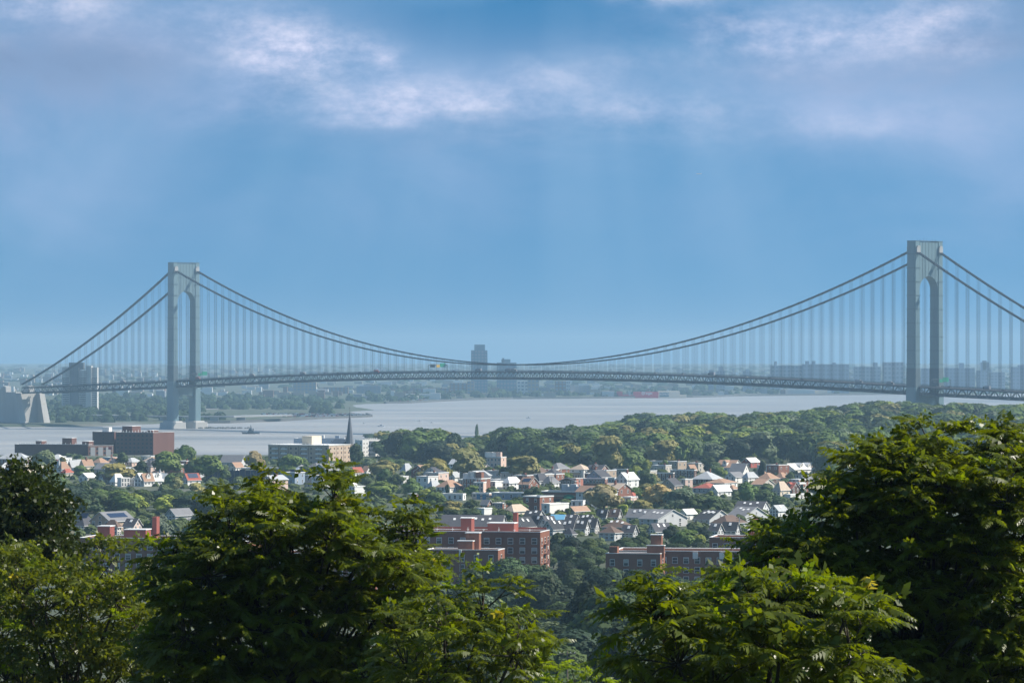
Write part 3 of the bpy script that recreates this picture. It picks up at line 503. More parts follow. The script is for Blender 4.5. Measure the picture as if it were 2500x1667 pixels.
def house(xl, xc, xr, ye, yb, label, wall, roof, kind='flat', yr=None, phi=30, win=(2, 2, 2), chim=0, sky=0, cat='house', group=None, nm='house', d=None, wsize=(.95, 1.45), framed=True, over=.45, solar=0, dorm=0):
    if d is None: g = G(xc, yb)
    else: g = Vector(((xc-CX)/F*d, d, e1((xc-CX)/F*d, d)))
    s = F/g.y; ph = R(phi); zb = CH-(yb-YH)/s; ze = CH-(ye-YH)/s; H = max(ze-g.z, 2.6)
    wl = max(3.5, (xc-xl)/s/math.cos(ph)); wr = max(3.5, (xr-xc)/s/math.sin(ph))
    wl, wr = min(wl, 120), min(wr, 42)
    o = empty(nm, (g.x, g.y, g.z-.6), R(90)-ph); tag(o, label, cat, group); H += .6
    MB().box(0, wr, 0, wl, 0, H).build('wall', wall, o); Hr = (CH-(yr-YH)/s-ze) if yr else 0; Hr = max(Hr, .12*min(wl, wr)) if yr else 0
    v = over; tk = .18; mb = MB()
    if kind == 'flat':
        mb.box(-.12, wr+.12, -.12, wl+.12, H, H+.12); mb.box(-.12, wr+.12, -.12, .13, H+.12, H+.55, 1); mb.box(-.12, wr+.12, wl-.13, wl+.12, H+.12, H+.55, 1); mb.box(-.12, .13, .13, wl-.13, H+.12, H+.55, 1); mb.box(wr-.13, wr+.12, .13, wl-.13, H+.12, H+.55, 1)
        rf = mb.build('roof', [roof, TRIM], o)
    else:
        a, b = (wr, wl) if kind in ('gL', 'hip') and not (kind == 'hip' and wl > wr) else (wl, wr)     # a along the ridge, b across it
        sw = not (a is wr)
        T = (lambda x, y, z: (y, x, z)) if sw else (lambda x, y, z: (x, y, z))
        ins = min(b/2, a*.45) if kind == 'hip' else -v
        top = H+Hr; lo = H-Hr*v/(b/2); p = [(-v,-v,lo),(a+v,-v,lo),(a+v,b+v,lo),(-v,b+v,lo),(ins,b/2,top),(a-ins,b/2,top)]
        F_ = lambda *ix: [T(*p[i]) for i in ix]
        Q = [T(x, y, z+tk) for x, y, z in p]; P_ = [T(*q) for q in p]
        for ix in ((0,1,5,4), (2,3,4,5)): mb.poly([Q[i] for i in ix]); mb.poly([P_[i] for i in reversed(ix)])
        for ix in ((1,2,5), (3,0,4)):
            if kind == 'hip': mb.poly([Q[i] for i in ix]); mb.poly([P_[i] for i in reversed(ix)])
        for i, j in ((0,1), (2,3)) + (((1,2), (3,0)) if kind == 'hip' else ((1,5), (5,2), (3,4), (4,0))): mb.poly([P_[i], P_[j], Q[j], Q[i]], 1)
        rf = mb.build('roof', [roof, TRIM], o)
        if kind != 'hip':
            gb = MB()
            for x in (0, a): gb.poly([T(x, 0, H), T(x, b, H), T(x, b/2, top)])
            gb.build('gable_wall', wall, o); gw = window_mesh(.8, 1.0, framed)
            if Hr > 1.8:
                if sw: put('window', gw, o, (b/2, 0, H+Hr*.36))
                else: put('window', gw, o, (0, b/2, H+Hr*.36), (0, 0, R(-90)))
        # skylights and solar panels lie on the slope that faces the camera
        sl = math.atan2(Hr, b/2); skm = MB().box(-.45, .45, -.65, .65, .02, .16).mesh('skylight', TRIM); sm = MB().box(-.8, .8, -1.3, 1.3, .03, .12).mesh('solar_panel', mat('solar_cell', (.03, .045, .09), .15, .1, 1, .6))
        for k in range(sky+solar):
            fr = (k+.5)/(sky+solar)*.7+.15 if sky+solar > 1 else .5; t_ = .55 if k >= sky else random.uniform(.55, .8); me = sm if k >= sky else skm
            lx, ly, lz = a*fr, b/2*t_, H+Hr*t_+tk
            if sw: put('solar_panel' if k >= sky else 'skylight', me, rf, (ly, lx, lz), (sl, 0, R(-90)))
            else: put('solar_panel' if k >= sky else 'skylight', me, rf, (lx, ly, lz), (sl, 0, 0))
        for k in range(dorm):                                # gabled dormers on the same slope
            lx = a*(k+1)/(dorm+1); ly = b/2*.15; w_ = min(1.3, a/(dorm+1)*.4); zt = H+Hr*.75; y2 = b/2*.8; zb_ = H+Hr*.1
            dm = MB(); q = lambda x, y, z: T(x, y, z)
            dm.poly([q(lx-w_, ly, zb_), q(lx+w_, ly, zb_), q(lx+w_, ly, zt), q(lx, ly, zt+w_*.9), q(lx-w_, ly, zt)]); dm.poly([q(lx-w_, ly, zb_), q(lx-w_, ly, zt), q(lx-w_, y2, zt)]); dm.poly([q(lx+w_, ly, zb_), q(lx+w_, ly, zt), q(lx+w_, y2, zt)])
            for sg in (-1, 1): dm.poly([q(lx+sg*(w_+.25), ly-.3, zt-.1), q(lx, ly-.3, zt+w_*.9+.12), q(lx, b/2, zt+w_*.9+.12), q(lx+sg*(w_+.25), y2, zt-.1)], 1)
            dn = dm.build('dormer', [wall, roof], o)
            if sw: put('window', window_mesh(.8, 1.0, framed), dn, (ly-.02, lx, zt-.35), (0, 0, R(-90)))
            else: put('window', window_mesh(.8, 1.0, framed), dn, (lx, ly-.02, zt-.35))
    nL, nR, rows = win; hh = H/max(rows, 1); ww, wh = wsize; wh = min(wh, hh*.6)
    for r in range(rows):
        z = .6+(H-.6)*(r+.58)/rows
        for k in range(nL):
            w1 = min(ww, wl/nL*.6); put('window', window_mesh(w1, wh, framed), o, (0, wl*(k+.5)/nL, z), (0, 0, R(-90)))
        for k in range(nR):
            w1 = min(ww, wr/nR*.6); put('window', window_mesh(w1, wh, framed), o, (wr*(k+.5)/nR, 0, z))
    for k in range(chim):
        cx_, cy_ = wr*random.uniform(.35, .65), wl*random.uniform(.3, .7); MB().box(cx_-.4, cx_+.4, cy_-.4, cy_+.4, H, H+Hr+1.5).build('chimney', CHIM, o)
    c = Matrix.Rotation(R(90)-ph, 2)@Vector((wr/2, wl/2)); FOOT.append((g.x+c.x, g.y+c.y, max(wr, wl)/2, xl, xr, ye if not yr else yr, yb, g.y))
    o['w'] = 0; del o['w']
    return o, wl, wr, H, s
w_, c_, r_ = WALL, None, ROOF
TOWN = [ # xl xc xr eaves base | what | wall roof kind ridge phi windows extras
 (1186,1209,1239,1177,1200,'white flat-roofed cube house with three tall narrow windows','white','white','flat',None,30,(3,0,2),{}),
 (1227,1243,1273,1177,1200,'white house under a hipped white roof between the white cube and the brick gable','white','white','hip',1165,32,(2,3,2),{}),
 (1266,1291,1317,1182,1204,'brown brick house with white-edged red gable and a dark panel on its roof','brick','orange','gR',1166,34,(3,2,2),dict(solar=3)),
 (1304,1316,1340,1171,1197,'grey-roofed pale house peeping over its neighbours beside the brick gable','lgrey','charc','hip',1156,30,(2,2,3),{}),
 (1322,1344,1366,1177,1197,'pinkish white house with grey hipped roof next to the dark gable house','white','grey','hip',1162,30,(3,2,2),{}),
 (1366,1402,1408,1174,1193,'dark brown house with a broad low gable and white windows','brown','black','gL',1166,16,(4,1,2),{}),
 (1404,1406,1424,1169,1191,'bright salmon flat-roofed wall building joined to the brick row','salmon','red','flat',None,50,(1,1,2),{}),
 (1424,1477,1484,1170,1198,'long brown brick row with a red flat roof and two window rows','brick','red','flat',None,14,(7,1,2),{}),
 (1392,1415,1420,1154,1175,'grey flat-roofed block half hidden behind the brick row','tan','grey','flat',None,18,(4,1,1),{}),
 (1200,1277,1296,1205,1221,'long blue-grey warehouse with a pale end wall','blue','lgrey','flat',None,20,(4,0,1),{}),
 (1152,1194,1200,1206,1219,'low pink building with bright blue doors','pink','white','flat',None,16,(0,0,1),dict(doors=2)),
 (1078,1130,1137,1209,1221,'low white flat-roofed shop behind the tree clump','white','white','flat',None,16,(4,1,1),{}),
 (1319,1422,1442,1202,1228,'brown brick store with a round green awning and rooftop units','brick','black','flat',None,14,(0,0,1),dict(awning=1)),
 (1180,1190,1201,1232,1246,'small brick house with a white-edged gable below the warehouse','brick','grey','gR',1222,32,(1,1,2),{}),
 (1202,1227,1249,1230,1246,'brick house with dark cornice and white dishes on its flat roof','brick','black','flat',None,30,(4,2,2),{}),
 (1172,1182,1201,1243,1264,'plain white box house beside the dark trees','white','white','flat',None,34,(1,0,2),{}),
 (1230,1253,1291,1249,1263,'cream house under a broad beige hipped roof','cream','beige','hip',1235,34,(2,3,1),{}),
 (1322,1342,1390,1232,1254,'low bright white building above the dark roofs','white','white','flat',None,34,(1,0,2),{}),
 (1394,1423,1429,1224,1250,'small white tower house with two square windows','white','white','flat',None,16,(2,0,2),{}),
 (1387,1402,1440,1247,1263,'tan house with a light orange gable roof','tan','orange','gL',1237,34,(2,3,1),{}),
 (1447,1458,1470,1237,1250,'small white-roofed house under the big olive tree','white','white','flat',None,34,(1,2,1),{}),
 (1504,1531,1561,1170,1198,'big white house with white hipped gable roof and black chimney','white','white','gL',1154,34,(3,2,3),dict(chim=1)),
 (1478,1500,1506,1168,1191,'blue-grey house squeezed against the big white house','blue','lgrey','flat',None,18,(3,1,2),{}),
 (1496,1530,1538,1147,1164,'grey flat-roofed block with white roof tanks behind the big white house','tan','grey','flat',None,18,(5,1,1),{}),
 (1597,1643,1648,1156,1174,'dark brown flat-roofed block below the wooded hill','brown','black','flat',None,12,(5,1,2),{}),
 (1637,1695,1702,1149,1168,'long brown brick block with pale roof edge below the wooded hill','dbrick','black','flat',None,13,(7,1,2),{}),
 (1675,1688,1703,1147,1158,'small house with plain orange gable roof behind the brown blocks','tan','orange','gL',1135,34,(1,2,1),{}),
 (1669,1673,1692,1171,1191,'pale pink cube house in front of the brown blocks','pink','white','flat',None,48,(1,1,2),{}),
 (1535,1546,1559,1210,1224,'small house with dull red roof among the olive trees','white','red','hip',1203,32,(1,1,1),{}),
 (1521,1540,1563,1215,1230,'peach flat building peeping out between the olive trees','pink','lgrey','flat',None,30,(3,2,1),{}),
 (1690,1738,1768,1169,1184,'dark brick house under a broad grey hipped roof with a chimney','dbrick','lgrey','hip',1152,26,(4,2,1),dict(chim=1)),
 (1747,1788,1818,1141,1156,'white house under a long red-brown roof with a small gable','white','orange','gR',1124,28,(4,2,1),dict(dorm=1)),
 (1781,1814,1833,1152,1167,'white gabled house with steep blue-grey roof','white','grey','gR',1132,26,(3,1,1),{}),
 (1811,1833,1858,1128,1142,'brick house with white ribbed roof at the edge of the wood','red','white','gL',1118,32,(2,2,1),{}),
 (1770,1795,1822,1164,1180,'white house with grey roof in front of the steep blue-grey roof','white','grey','gL',1153,32,(2,2,2),{}),
 (1815,1826,1853,1164,1181,'white house with pale grey hipped roof next to the orange roofs','white','lgrey','hip',1153,36,(1,2,2),{}),
 (1849,1880,1906,1168,1180,'low house under a wide orange-brown hipped roof','brown','orange','hip',1155,30,(3,2,1),{}),
 (1890,1912,1931,1166,1178,'house under an orange-brown hipped roof beside the white dormer house','lgrey','orange','hip',1154,28,(3,2,1),{}),
 (1905,1940,2006,1146,1160,'big white house with white mansard roof and gabled dormers','white','white','gL',1132,38,(3,5,1),dict(dorm=2)),
 (1943,1960,1981,1159,1171,'white house with orange roof below the big white dormer house','white','orange','hip',1152,30,(2,2,1),{}),
 (1980,2000,2030,1159,1173,'wide orange-roofed house beside the huge ailanthus','white','orange','hip',1151,32,(2,3,1),{}),
 (1838,1855,1876,1160,1170,'small pinkish-roofed house behind the orange-brown roofs','pink','orange','gL',1152,30,(2,2,1),{}),
 (1722,1768,1804,1179,1192,'long white house under an orange-red hipped roof','white','orange','hip',1170,28,(5,3,1),{}),
 (1692,1735,1766,1192,1205,'grey house under a long red roof','grey','red','hip',1182,26,(4,2,1),{}),
 (1732,1752,1788,1201,1212,'white house with two bright white gables','white','white','gL',1187,36,(1,3,1),{}),
 (1778,1790,1804,1194,1206,'little brown house with an orange roof edge','brown','orange','hip',1186,32,(1,1,1),{}),
 (1835,1862,1894,1184,1195,'house with tan-orange roof behind the dark round trees','beige','orange','gR',1172,30,(3,3,1),{}),
 (1888,1905,1931,1194,1216,'cream turreted house with a peach pyramid roof','cream','beige','hip',1176,36,(2,2,3),{}),
 (1916,1934,1954,1192,1213,'dark red brick house with a white dormer gable','dbrick','red','gR',1178,34,(2,2,2),dict(dorm=1)),
 (1928,1950,1976,1172,1203,'brown brick house with stacked white balconies','brick','black','flat',None,34,(2,2,3),dict(balc=2)),
 (1945,1968,1991,1173,1187,'white house with a blue-grey gable roof behind the balconies','white','grey','gL',1161,30,(2,2,1),{}),
 (1989,2005,2026,1175,1187,'white house with dull red-brown roof next to the big leaves','white','brown','gL',1164,32,(2,2,1),{}),
 (1918,1930,1988,1211,1223,'long low white wall building at the foot of the turreted house','white','white','flat',None,40,(0,3,1),{}),
 # around the school fence and the tan apartments
 (-12,62,76,1120,1136,'long brown building with a broad pale grey roof near the water','dbrick','lgrey','hip',1107,18,(8,2,1),{}),
 (-8,50,80,1148,1172,'cream house with bright white mansard roof and dark triangular dormer','cream','white','gR',1131,26,(5,3,2),dict(dorm=1)),
 (143,150,168,1143,1153,'small house with salmon roof and a pointed turret','white','orange','hip',1129,36,(1,2,1),dict(turret=1)),
 (147,160,177,1155,1164,'small house with reddish roof below the turret','beige','red','hip',1147,32,(1,1,1),{}),
 (165,175,198,1138,1152,'white house with grey gable roof beside the salmon roofs','white','lgrey','gL',1124,36,(1,2,1),{}),
 (196,205,226,1135,1152,'house with steep salmon-orange roof and chimney','cream','orange','gL',1122,38,(1,2,1),dict(chim=1)),
 (222,245,264,1129,1141,'row house with salmon roof next to the olive tree crown','white','orange','hip',1119,30,(2,2,1),{}),
 (262,285,302,1128,1140,'row house with white dormers under a salmon roof before the brick slab','white','orange','gR',1118,30,(3,2,1),dict(dorm=1)),
 (300,322,342,1127,1139,'row house with pale roof at the foot of the dark brick slab','pink','lgrey','hip',1118,30,(3,2,1),{}),
 (191,214,233,1165,1178,'white rambling house above the dark tree belt','white','white','gL',1155,32,(2,2,1),{}),
 (243,253,273,1169,1181,'white house with bright orange roof above the dark tree belt','white','orange','gL',1157,36,(1,2,1),{}),
 (270,281,303,1173,1186,'white house with white hipped roof above the dark tree belt','white','white','hip',1157,36,(1,2,1),{}),
 (293,296,315,1168,1188,'white flat-fronted house with three windows above the dark belt','white','white','flat',None,48,(0,3,2),{}),
 (313,328,331,1170,1187,'pale blue glazed porch house between white houses','blue','lgrey','flat',None,20,(4,1,2),{}),
 (328,344,353,1169,1188,'white house with steep gable and one blue triangular window','white','white','gL',1155,26,(2,1,2),{}),
 (346,352,374,1172,1188,'white house with orange mansard roof and a dormer','white','orange','gL',1156,42,(1,3,1),dict(dorm=1)),
 (371,376,394,1171,1187,'white house with white roof and dark dormer between orange roof and turret','white','white','gL',1156,44,(1,2,1),dict(dorm=1)),
 (391,397,416,1170,1185,'white gabled house with a slim pointed turret','white','white','gR',1156,42,(1,2,2),dict(turret=1)),
 (448,458,487,1170,1190,'white house with red-edged roof full of solar panels','white','red','gL',1156,40,(2,2,2),dict(solar=5)),
 (403,441,465,1143,1160,'red brick flat-roofed building with arched windows','brick','red','flat',None,26,(0,4,1),{}),
 (372,384,398,1152,1164,'house with brown roof and brick chimney beside the arched building','tan','brown','hip',1145,30,(2,1,1),dict(chim=1)),
 (559,575,593,1140,1153,'white house with salmon gable roof near the water','white','orange','gL',1129,32,(1,2,1),{}),
 (536,588,602,1128,1143,'long building with plain grey roof against the water','lgrey','grey','gR',1112,20,(4,2,1),{}),
 (588,700,708,1144,1163,'long cream school building above the blue fence','cream','white','flat',None,10,(8,1,1),{}),
 (716,840,848,1071,1105,'dark blue-grey flat building behind the tan apartments','blue','grey','flat',None,10,(10,1,3),dict(boxes=1)),
 (856,867,886,1152,1166,'small white house with bright red roof beside the tan apartments','white','red','gL',1141,34,(2,2,1),{}),
 (884,895,909,1150,1163,'small white house with orange roof next to the bright red roof','white','orange','gR',1138,34,(1,2,1),{}),
 (978,990,1008,1149,1158,'house with a pointed pale grey pyramid roof among trees','lgrey','lgrey','hip',1134,34,(1,1,1),{}),
 (972,984,997,1164,1184,'white flat-topped house wall between olive crowns','white','white','flat',None,36,(0,1,2),{}),
 (1100,1108,1123,1132,1150,'tall white gabled house deep among the trees','white','white','gR',1121,36,(1,1,2),{}),
 (1188,1223,1236,1117,1142,'peach flat-roofed building with four tall windows and a roof tank','pink','lgrey','flat',None,20,(4,1,2),dict(boxes=1)),
 (1278,1300,1330,1117,1134,'peach flat-roofed building half buried in the olive tree','cream','lgrey','flat',None,30,(2,2,1),dict(boxes=1)),
 (1042,1055,1077,1187,1199,'pale house with blue-grey pyramid roof among trees','white','lgrey','hip',1174,34,(1,2,1),{}),
 (1064,1098,1130,1188,1203,'white house with spreading orange hipped roofs behind the dark conifer','white','orange','hip',1173,28,(3,3,1),{}),
 (1130,1175,1197,1170,1202,'red brick flat block with an orange roof house','brick','black','flat',None,26,(5,1,3),dict(boxes=1)),
 (1156,1180,1187,1179,1203,'peach flat house in front of the red brick block','pink','white','flat',None,18,(3,0,2),{}),
 (1095,1110,1127,1166,1175,'little white house with pale gables under the big tree','white','lgrey','gL',1155,34,(1,1,1),{}),
 (838,850,869,1183,1196,'white house with white roof and blue windows near the fence','white','white','gL',1173,34,(2,2,1),{}),
 (856,866,891,1189,1209,'plain white box house beside the bright green tree','white','white','flat',None,38,(2,0,2),{}),
 (1003,1011,1019,1207,1222,'small pinkish brick house between trees','brick','lgrey','flat',None,34,(1,1,1),{}),
]
sal = mat('awning_green', (.02, .16, .09), .6, .05); tankm = mat('roof_unit_grey', (.55, .57, .58), .5, .05)
for (xl, xc, xr, ye, yb, lab, wl_, rf_, kd, yr, phi, win, ex) in TOWN:
    kw = {k: ex[k] for k in ('solar', 'chim', 'dorm') if k in ex}
    o, wl, wr, H, s = house(xl, xc, xr, ye, yb, lab, WALL[wl_], ROOF[rf_], kd, yr, phi, win, cat='house' if 'house' in lab else 'building', nm='house' if 'house' in lab else 'building', group='houses and buildings of the town', **kw)
    if ex.get('doors'):
        for f_ in (.28, .62): MB().box(-.06, .02, wl*f_-.9, wl*f_+.9, .6, 3.1).build('door', DOOR, o)
        for f_ in (.1, .45, .85): put('window', window_mesh(1.2, 1), o, (0, wl*f_, 2.4), (0, 0, R(-90)))
    if ex.get('awning'):
        q = MB(); y0, y1, z0 = wl*.18, wl*.46, H*.52; n = 10
        for k in range(n):
            a, b = math.pi*k/n, math.pi*(k+1)/n; ya, yb_ = (y0+y1)/2-(y1-y0)/2*math.cos(a), (y0+y1)/2-(y1-y0)/2*math.cos(b)
            q.poly([(-1.6*math.sin(a), ya, z0), (-1.6*math.sin(b), yb_, z0), (0, yb_, z0+1.7*math.sin(b)**.6+.02), (0, ya, z0+1.7*math.sin(a)**.6+.02)])
        q.build('awning', sal, o); MB().box(-.06, .02, .4, wl-.4, H*.68, H*.68+.4).build('stone_band', WALL['tan'], o); MB().box(-.05, .03, .5, wl-.5, .6, 2.4).build('shopfront', GLASS, o)
        for k in range(4): MB().box(wr*.3, wr*.3+2.5, wl*(.1+.1*k), wl*(.1+.1*k)+3, H+.5, H+2.6+k % 2).build('roof_unit', tankm, o)
    if ex.get('balc'):
        for k in range(2): MB().box(-1.5, wr*.5, -1.4, wl*.6, H*(.36+.36*k), H*(.36+.36*k)+1.2).build('balcony', TRIM, o)
    if ex.get('turret'):
        tx, ty = .9, wl*.85; r0 = 1.15; zt = H+1.5; ring_ = [(tx+r0*math.cos(k*math.pi/4), ty+r0*math.sin(k*math.pi/4)) for k in range(8)]; tip = [(tx+.04*math.cos(k*math.pi/4), ty+.04*math.sin(k*math.pi/4)) for k in range(8)]
        tu = MB().frustum(ring_, 0, ring_, zt).build('turret', WALL['white'], o); MB().frustum([(tx+(x-tx)*1.2, ty+(y-ty)*1.2) for x, y in ring_], zt, tip, zt+4.2).build('spire', ROOF['lgrey'], tu)
    if ex.get('boxes'):
        for k in range(3): MB().box(wr*.25, wr*.25+3, wl*(.12+.3*k), wl*(.12+.3*k)+random.uniform(3, 5), H+.15, H+random.uniform(2, 4)).build('roof_house', WALL['white' if k else wl_], o)

# dark-roofed townhouses behind the brick apartments
TL = 'townhouse with dark shingle roof and white skylights behind the brick apartments'
TOWNH = [ # xl xc xr eaves base ridge kind roof wall sky phi label
 (1795,1860,1882,1246,1258,1229,'gR','charc','lgrey',3,20,None), (1776,1818,1880,1261,1277,1240,'gR','grey','lgrey',3,40,'pale townhouse with big grey roof and broad side gable'), (1695,1732,1790,1268,1286,1247,'gR','dark','lgrey',5,40,'dark-roofed townhouse with white-edged side gable and five skylights'),
 (1737,1775,1826,1279,1294,1262,'hip','brown','lgrey',0,38,'townhouse with low brown hipped roof and white porch columns'), (1763,1796,1808,1300,1312,1281,'gR','dark','lgrey',1,20,None), (1735,1752,1768,1303,1314,1287,'gR','charc','lgrey',1,28,None),
 (1457,1478,1488,1262,1278,1245,'gR','dark','lgrey',1,24,None), (1487,1508,1519,1260,1278,1243,'gR','brown','grey',1,24,'townhouse with stained brown-grey roof and one skylight'), (1530,1585,1602,1262,1280,1244,'gR','grey','lgrey',3,22,'long grey-roofed townhouse row with white roof vents'),
 (1562,1606,1682,1267,1288,1246,'gR','grey','lgrey',3,42,'grey clapboard townhouse with blue shutters and large white windows'), (1660,1676,1702,1259,1270,1249,'gL','white','white',0,38,'small white gable peeping between the grey townhouse roofs'),
 (1470,1530,1552,1292,1304,1276,'hip','brown','grey',3,24,'dark brown hipped roof townhouse with skylights'), (1463,1500,1522,1306,1318,1292,'hip','brown','lgrey',0,28,'low brown hipped roof over white porch posts'), (1518,1545,1558,1306,1317,1290,'gR','charc','grey',1,24,None),
 (1583,1600,1641,1300,1313,1283,'gL','charc','lgrey',2,40,'charcoal-roofed townhouse with a front gable below the shuttered house'), (1245,1275,1308,1287,1302,1266,'gL','dark','lgrey',2,36,'dark-roofed townhouse with pale side gable beside the red chimney'),
 (1278,1312,1332,1267,1280,1251,'gR','dark','lgrey',2,26,None), (1295,1322,1338,1284,1298,1262,'gR','dark','grey',1,28,None), (1315,1338,1362,1286,1300,1264,'gL','charc','lgrey',2,34,None), (1343,1374,1384,1276,1288,1262,'gR','tarp','lgrey',0,18,'townhouse roof covered by a bright blue tarpaulin'),
 (1325,1350,1386,1295,1308,1276,'gL','dark','lgrey',2,36,None), (1365,1398,1410,1293,1307,1274,'gR','charc','lgrey',2,20,None), (1397,1428,1440,1293,1307,1274,'gR','dark','lgrey',2,20,None), (1421,1452,1464,1291,1304,1271,'gR','dark','grey',1,20,None),
 (1378,1404,1416,1275,1288,1261,'gR','charc','grey',1,24,None), (1411,1438,1452,1274,1288,1261,'gR','dark','grey',2,24,None), (1375,1396,1407,1309,1320,1296,'hip','charc','lgrey',0,28,'little charcoal hipped roof over a pale porch'), (1073,1222,1238,1290,1304,1263,'gR','charc','grey',6,10,'long charcoal-roofed terrace with a row of skylights behind the red roof house'),
 (186,212,222,1270,1285,1257,'hip','charc','lgrey',0,26,'dark hipped roof townhouse beside the solar panel roof'), (217,268,322,1272,1300,1251,'gL','grey','tan',0,34,'tan townhouse with wide gable and a roof of solar panels'), (253,286,293,1284,1310,1270,'hip','brown','beige',0,20,'beige townhouse with one big window above the brick apartments'),
 (300,326,344,1288,1302,1271,'gR','charc','pink',1,28,'townhouse with dark roof and peach wall next to the red chimney'), (402,428,468,1262,1274,1247,'gL','grey','grey',0,38,'grey gabled townhouse right of the feathery green tree'), (507,518,530,1272,1284,1258,'gL','charc','cream',0,32,'small dark gable seen between the big leaves'),
 (183,205,226,1284,1298,1270,'hip','charc','lgrey',0,28,'pale townhouse with dark hipped roof low beside the dark oak'), (1880,1900,1925,1248,1262,1236,'gL','lgrey','white',1,34,'pale-roofed townhouse at the edge of the big leaves'),
]
for (xl, xc, xr, ye, yb, yr, kd, rf_, wl_, sky_, phi, lab) in TOWNH:
    house(xl, xc, xr, ye, yb, lab or TL, WALL[wl_], ROOF[rf_], kd, yr, phi, (3, 2, 2), sky=sky_, cat='townhouse', nm='townhouse', group='dark-roofed townhouses behind the brick apartments', wsize=(1.1, 1.5), solar=6 if 'solar' in (lab or '') else 0)

# further houses of the same streets, filling the gaps
FW = ['white', 'white', 'cream', 'pink', 'beige', 'lgrey', 'brick', 'brick', 'tan', 'blue']; FRF = ['orange', 'lgrey', 'grey', 'grey', 'brown', 'beige', 'charc', 'charc', 'white']
FWORD = dict(white='white', cream='cream', pink='pink', beige='beige', lgrey='pale grey', brick='brick', tan='tan', blue='blue-grey'); RWORD = dict(orange='orange', lgrey='pale', white='white', grey='grey', brown='brown', beige='beige', charc='dark')
nf_ = 0; gr_ = (FOOT[:], )
for _ in range(4000):
    if nf_ >= 84: break
    zone = random.random()
    if zone < .22: x = random.uniform(130, 480); yb = random.uniform(1138, 1186)
    elif zone < .72: x = random.uniform(1060, 1560); yb = random.uniform(1172, 1262)
    elif zone < .9: x = random.uniform(1560, 2060); yb = random.uniform(1150, 1225)
    else: x = random.uniform(600, 1060); yb = random.uniform(1165, 1200)
    g = G(x, yb); s = F/g.y; wl = random.uniform(7, 10); wr = random.uniform(8, 12); ph = random.choice((26, 30, 34, 38)); h = random.uniform(5.2, 7); rh = random.uniform(2, 3.4); cx_ = g.x+3; cy_ = g.y+6
    if any(math.hypot(cx_-f[0], cy_-f[1]) < f[2]+5.2 for f in FOOT): continue
    xl, xr, yt = x-wl*s*math.cos(R(ph)), x+wr*s*math.sin(R(ph)), yb-(h+rh)*s
    if any(f[7] > g.y and f[3] < xr and f[4] > xl and f[6] > yt+4 and f[5] < yb and min(xr, f[4])-max(xl, f[3]) > .3*(f[4]-f[3]) and yt < f[6]-.45*(f[6]-f[5]) for f in gr_[0]): continue
    a, b = random.choice(FW), random.choice(FRF); kd = random.choice(('gL', 'gR', 'hip', 'flat', 'flat', 'flat')); nf_ += 1; yr = yb-(h+rh)*s if kd != 'flat' else None
    kn = dict(gL='gabled', gR='gabled', hip='hipped', flat='flat')[kd]
    house(xl, x, xr, yb-h*s, yb, f"{FWORD[a]} house with {RWORD[b]} {kn} roof tucked between its town neighbours", WALL[a], ROOF[b], kd, yr, ph, (2, 2, 2), chim=random.random() < .3, group='small houses filling the town streets', dorm=(kd != 'hip' and kd != 'flat' and random.random() < .3))

# ---------------------------------------------------------------- apartment blocks
def block(nm, label, xl, xc, xr, yt, yb, d, phi, wall, floors, cL, cR, rfm, wsz=(1.3, 1.5), pane=False, parapet=1.0, skip=None, group=None, framed=True):
    X = (xc-CX)/F*d; g = Vector((X, d, e1(X, d)-1)); s = F/d; ph = R(phi); H = CH-(yt-YH)/s-g.z; wl = (xc-xl)/s/math.cos(ph); wr = (xr-xc)/s/math.sin(ph)
    o = empty(nm, g, R(90)-ph); tag(o, label, 'apartment block', group); MB().box(0, wr, 0, wl, 0, H-parapet).build('wall', wall, o)
    MB().box(0.4, wr-.4, .4, wl-.4, H-parapet, H-parapet+.15).build('roof', rfm, o)
    pp = MB(); z0 = H-parapet; pp.box(0, wr, 0, .4, z0, H); pp.box(0, wr, wl-.4, wl, z0, H); pp.box(0, .4, .4, wl-.4, z0, H); pp.box(wr-.4, wr, .4, wl-.4, z0, H); pp.build('parapet', wall, o)
    cp = MB(); cp.box(-.08, wr+.08, -.08, .45, H, H+.18); cp.box(-.08, wr+.08, wl-.45, wl+.08, H, H+.18); cp.box(-.08, .45, .45, wl-.45, H, H+.18); cp.box(wr-.45, wr+.08, .45, wl-.45, H, H+.18); cp.build('coping', TRIM, o)
    fh = 3.0
    for r in range(floors):
        z = H-parapet-1.75-r*fh
        if z < 1: break
        for k in range(cL):
            if skip and skip(r, k): continue
            wo_ = put('window', window_mesh(*wsz, framed), o, (0, wl*(1-(k+.5)/cL), z), (0, 0, R(-90)))
            if pane: put('sill', SILL, wo_, (0, 0, 0))
        for k in range(cR):
            wo_ = put('window', window_mesh(*wsz, framed), o, (wr*(k+.5)/cR, 0, z))
            if pane: put('sill', SILL, wo_, (0, 0, 0))
    c = Matrix.Rotation(R(90)-ph, 2)@Vector((wr/2, wl/2)); FOOT.append((g.x+c.x, g.y+c.y, max(wr, wl)/2, xl, xr, yt, yb, d))
    return o, wl, wr, H, s
SILL = MB().box(-.85, .85, -.16, .0, -.98, -.88).mesh('sill', WALL['lgrey'])
RB = W('red_paint_brick', (.27, .08, .06), .12); AB = mat('apartment_brick', (.23, .098, .062), .9, .2, .35, .2, streak=True); DB = mat('slab_brick', (.15, .075, .06), .9, .12, .2, .2, streak=True)
def local_box(o, wl, s, xl, xc_, a, b, phi): return None
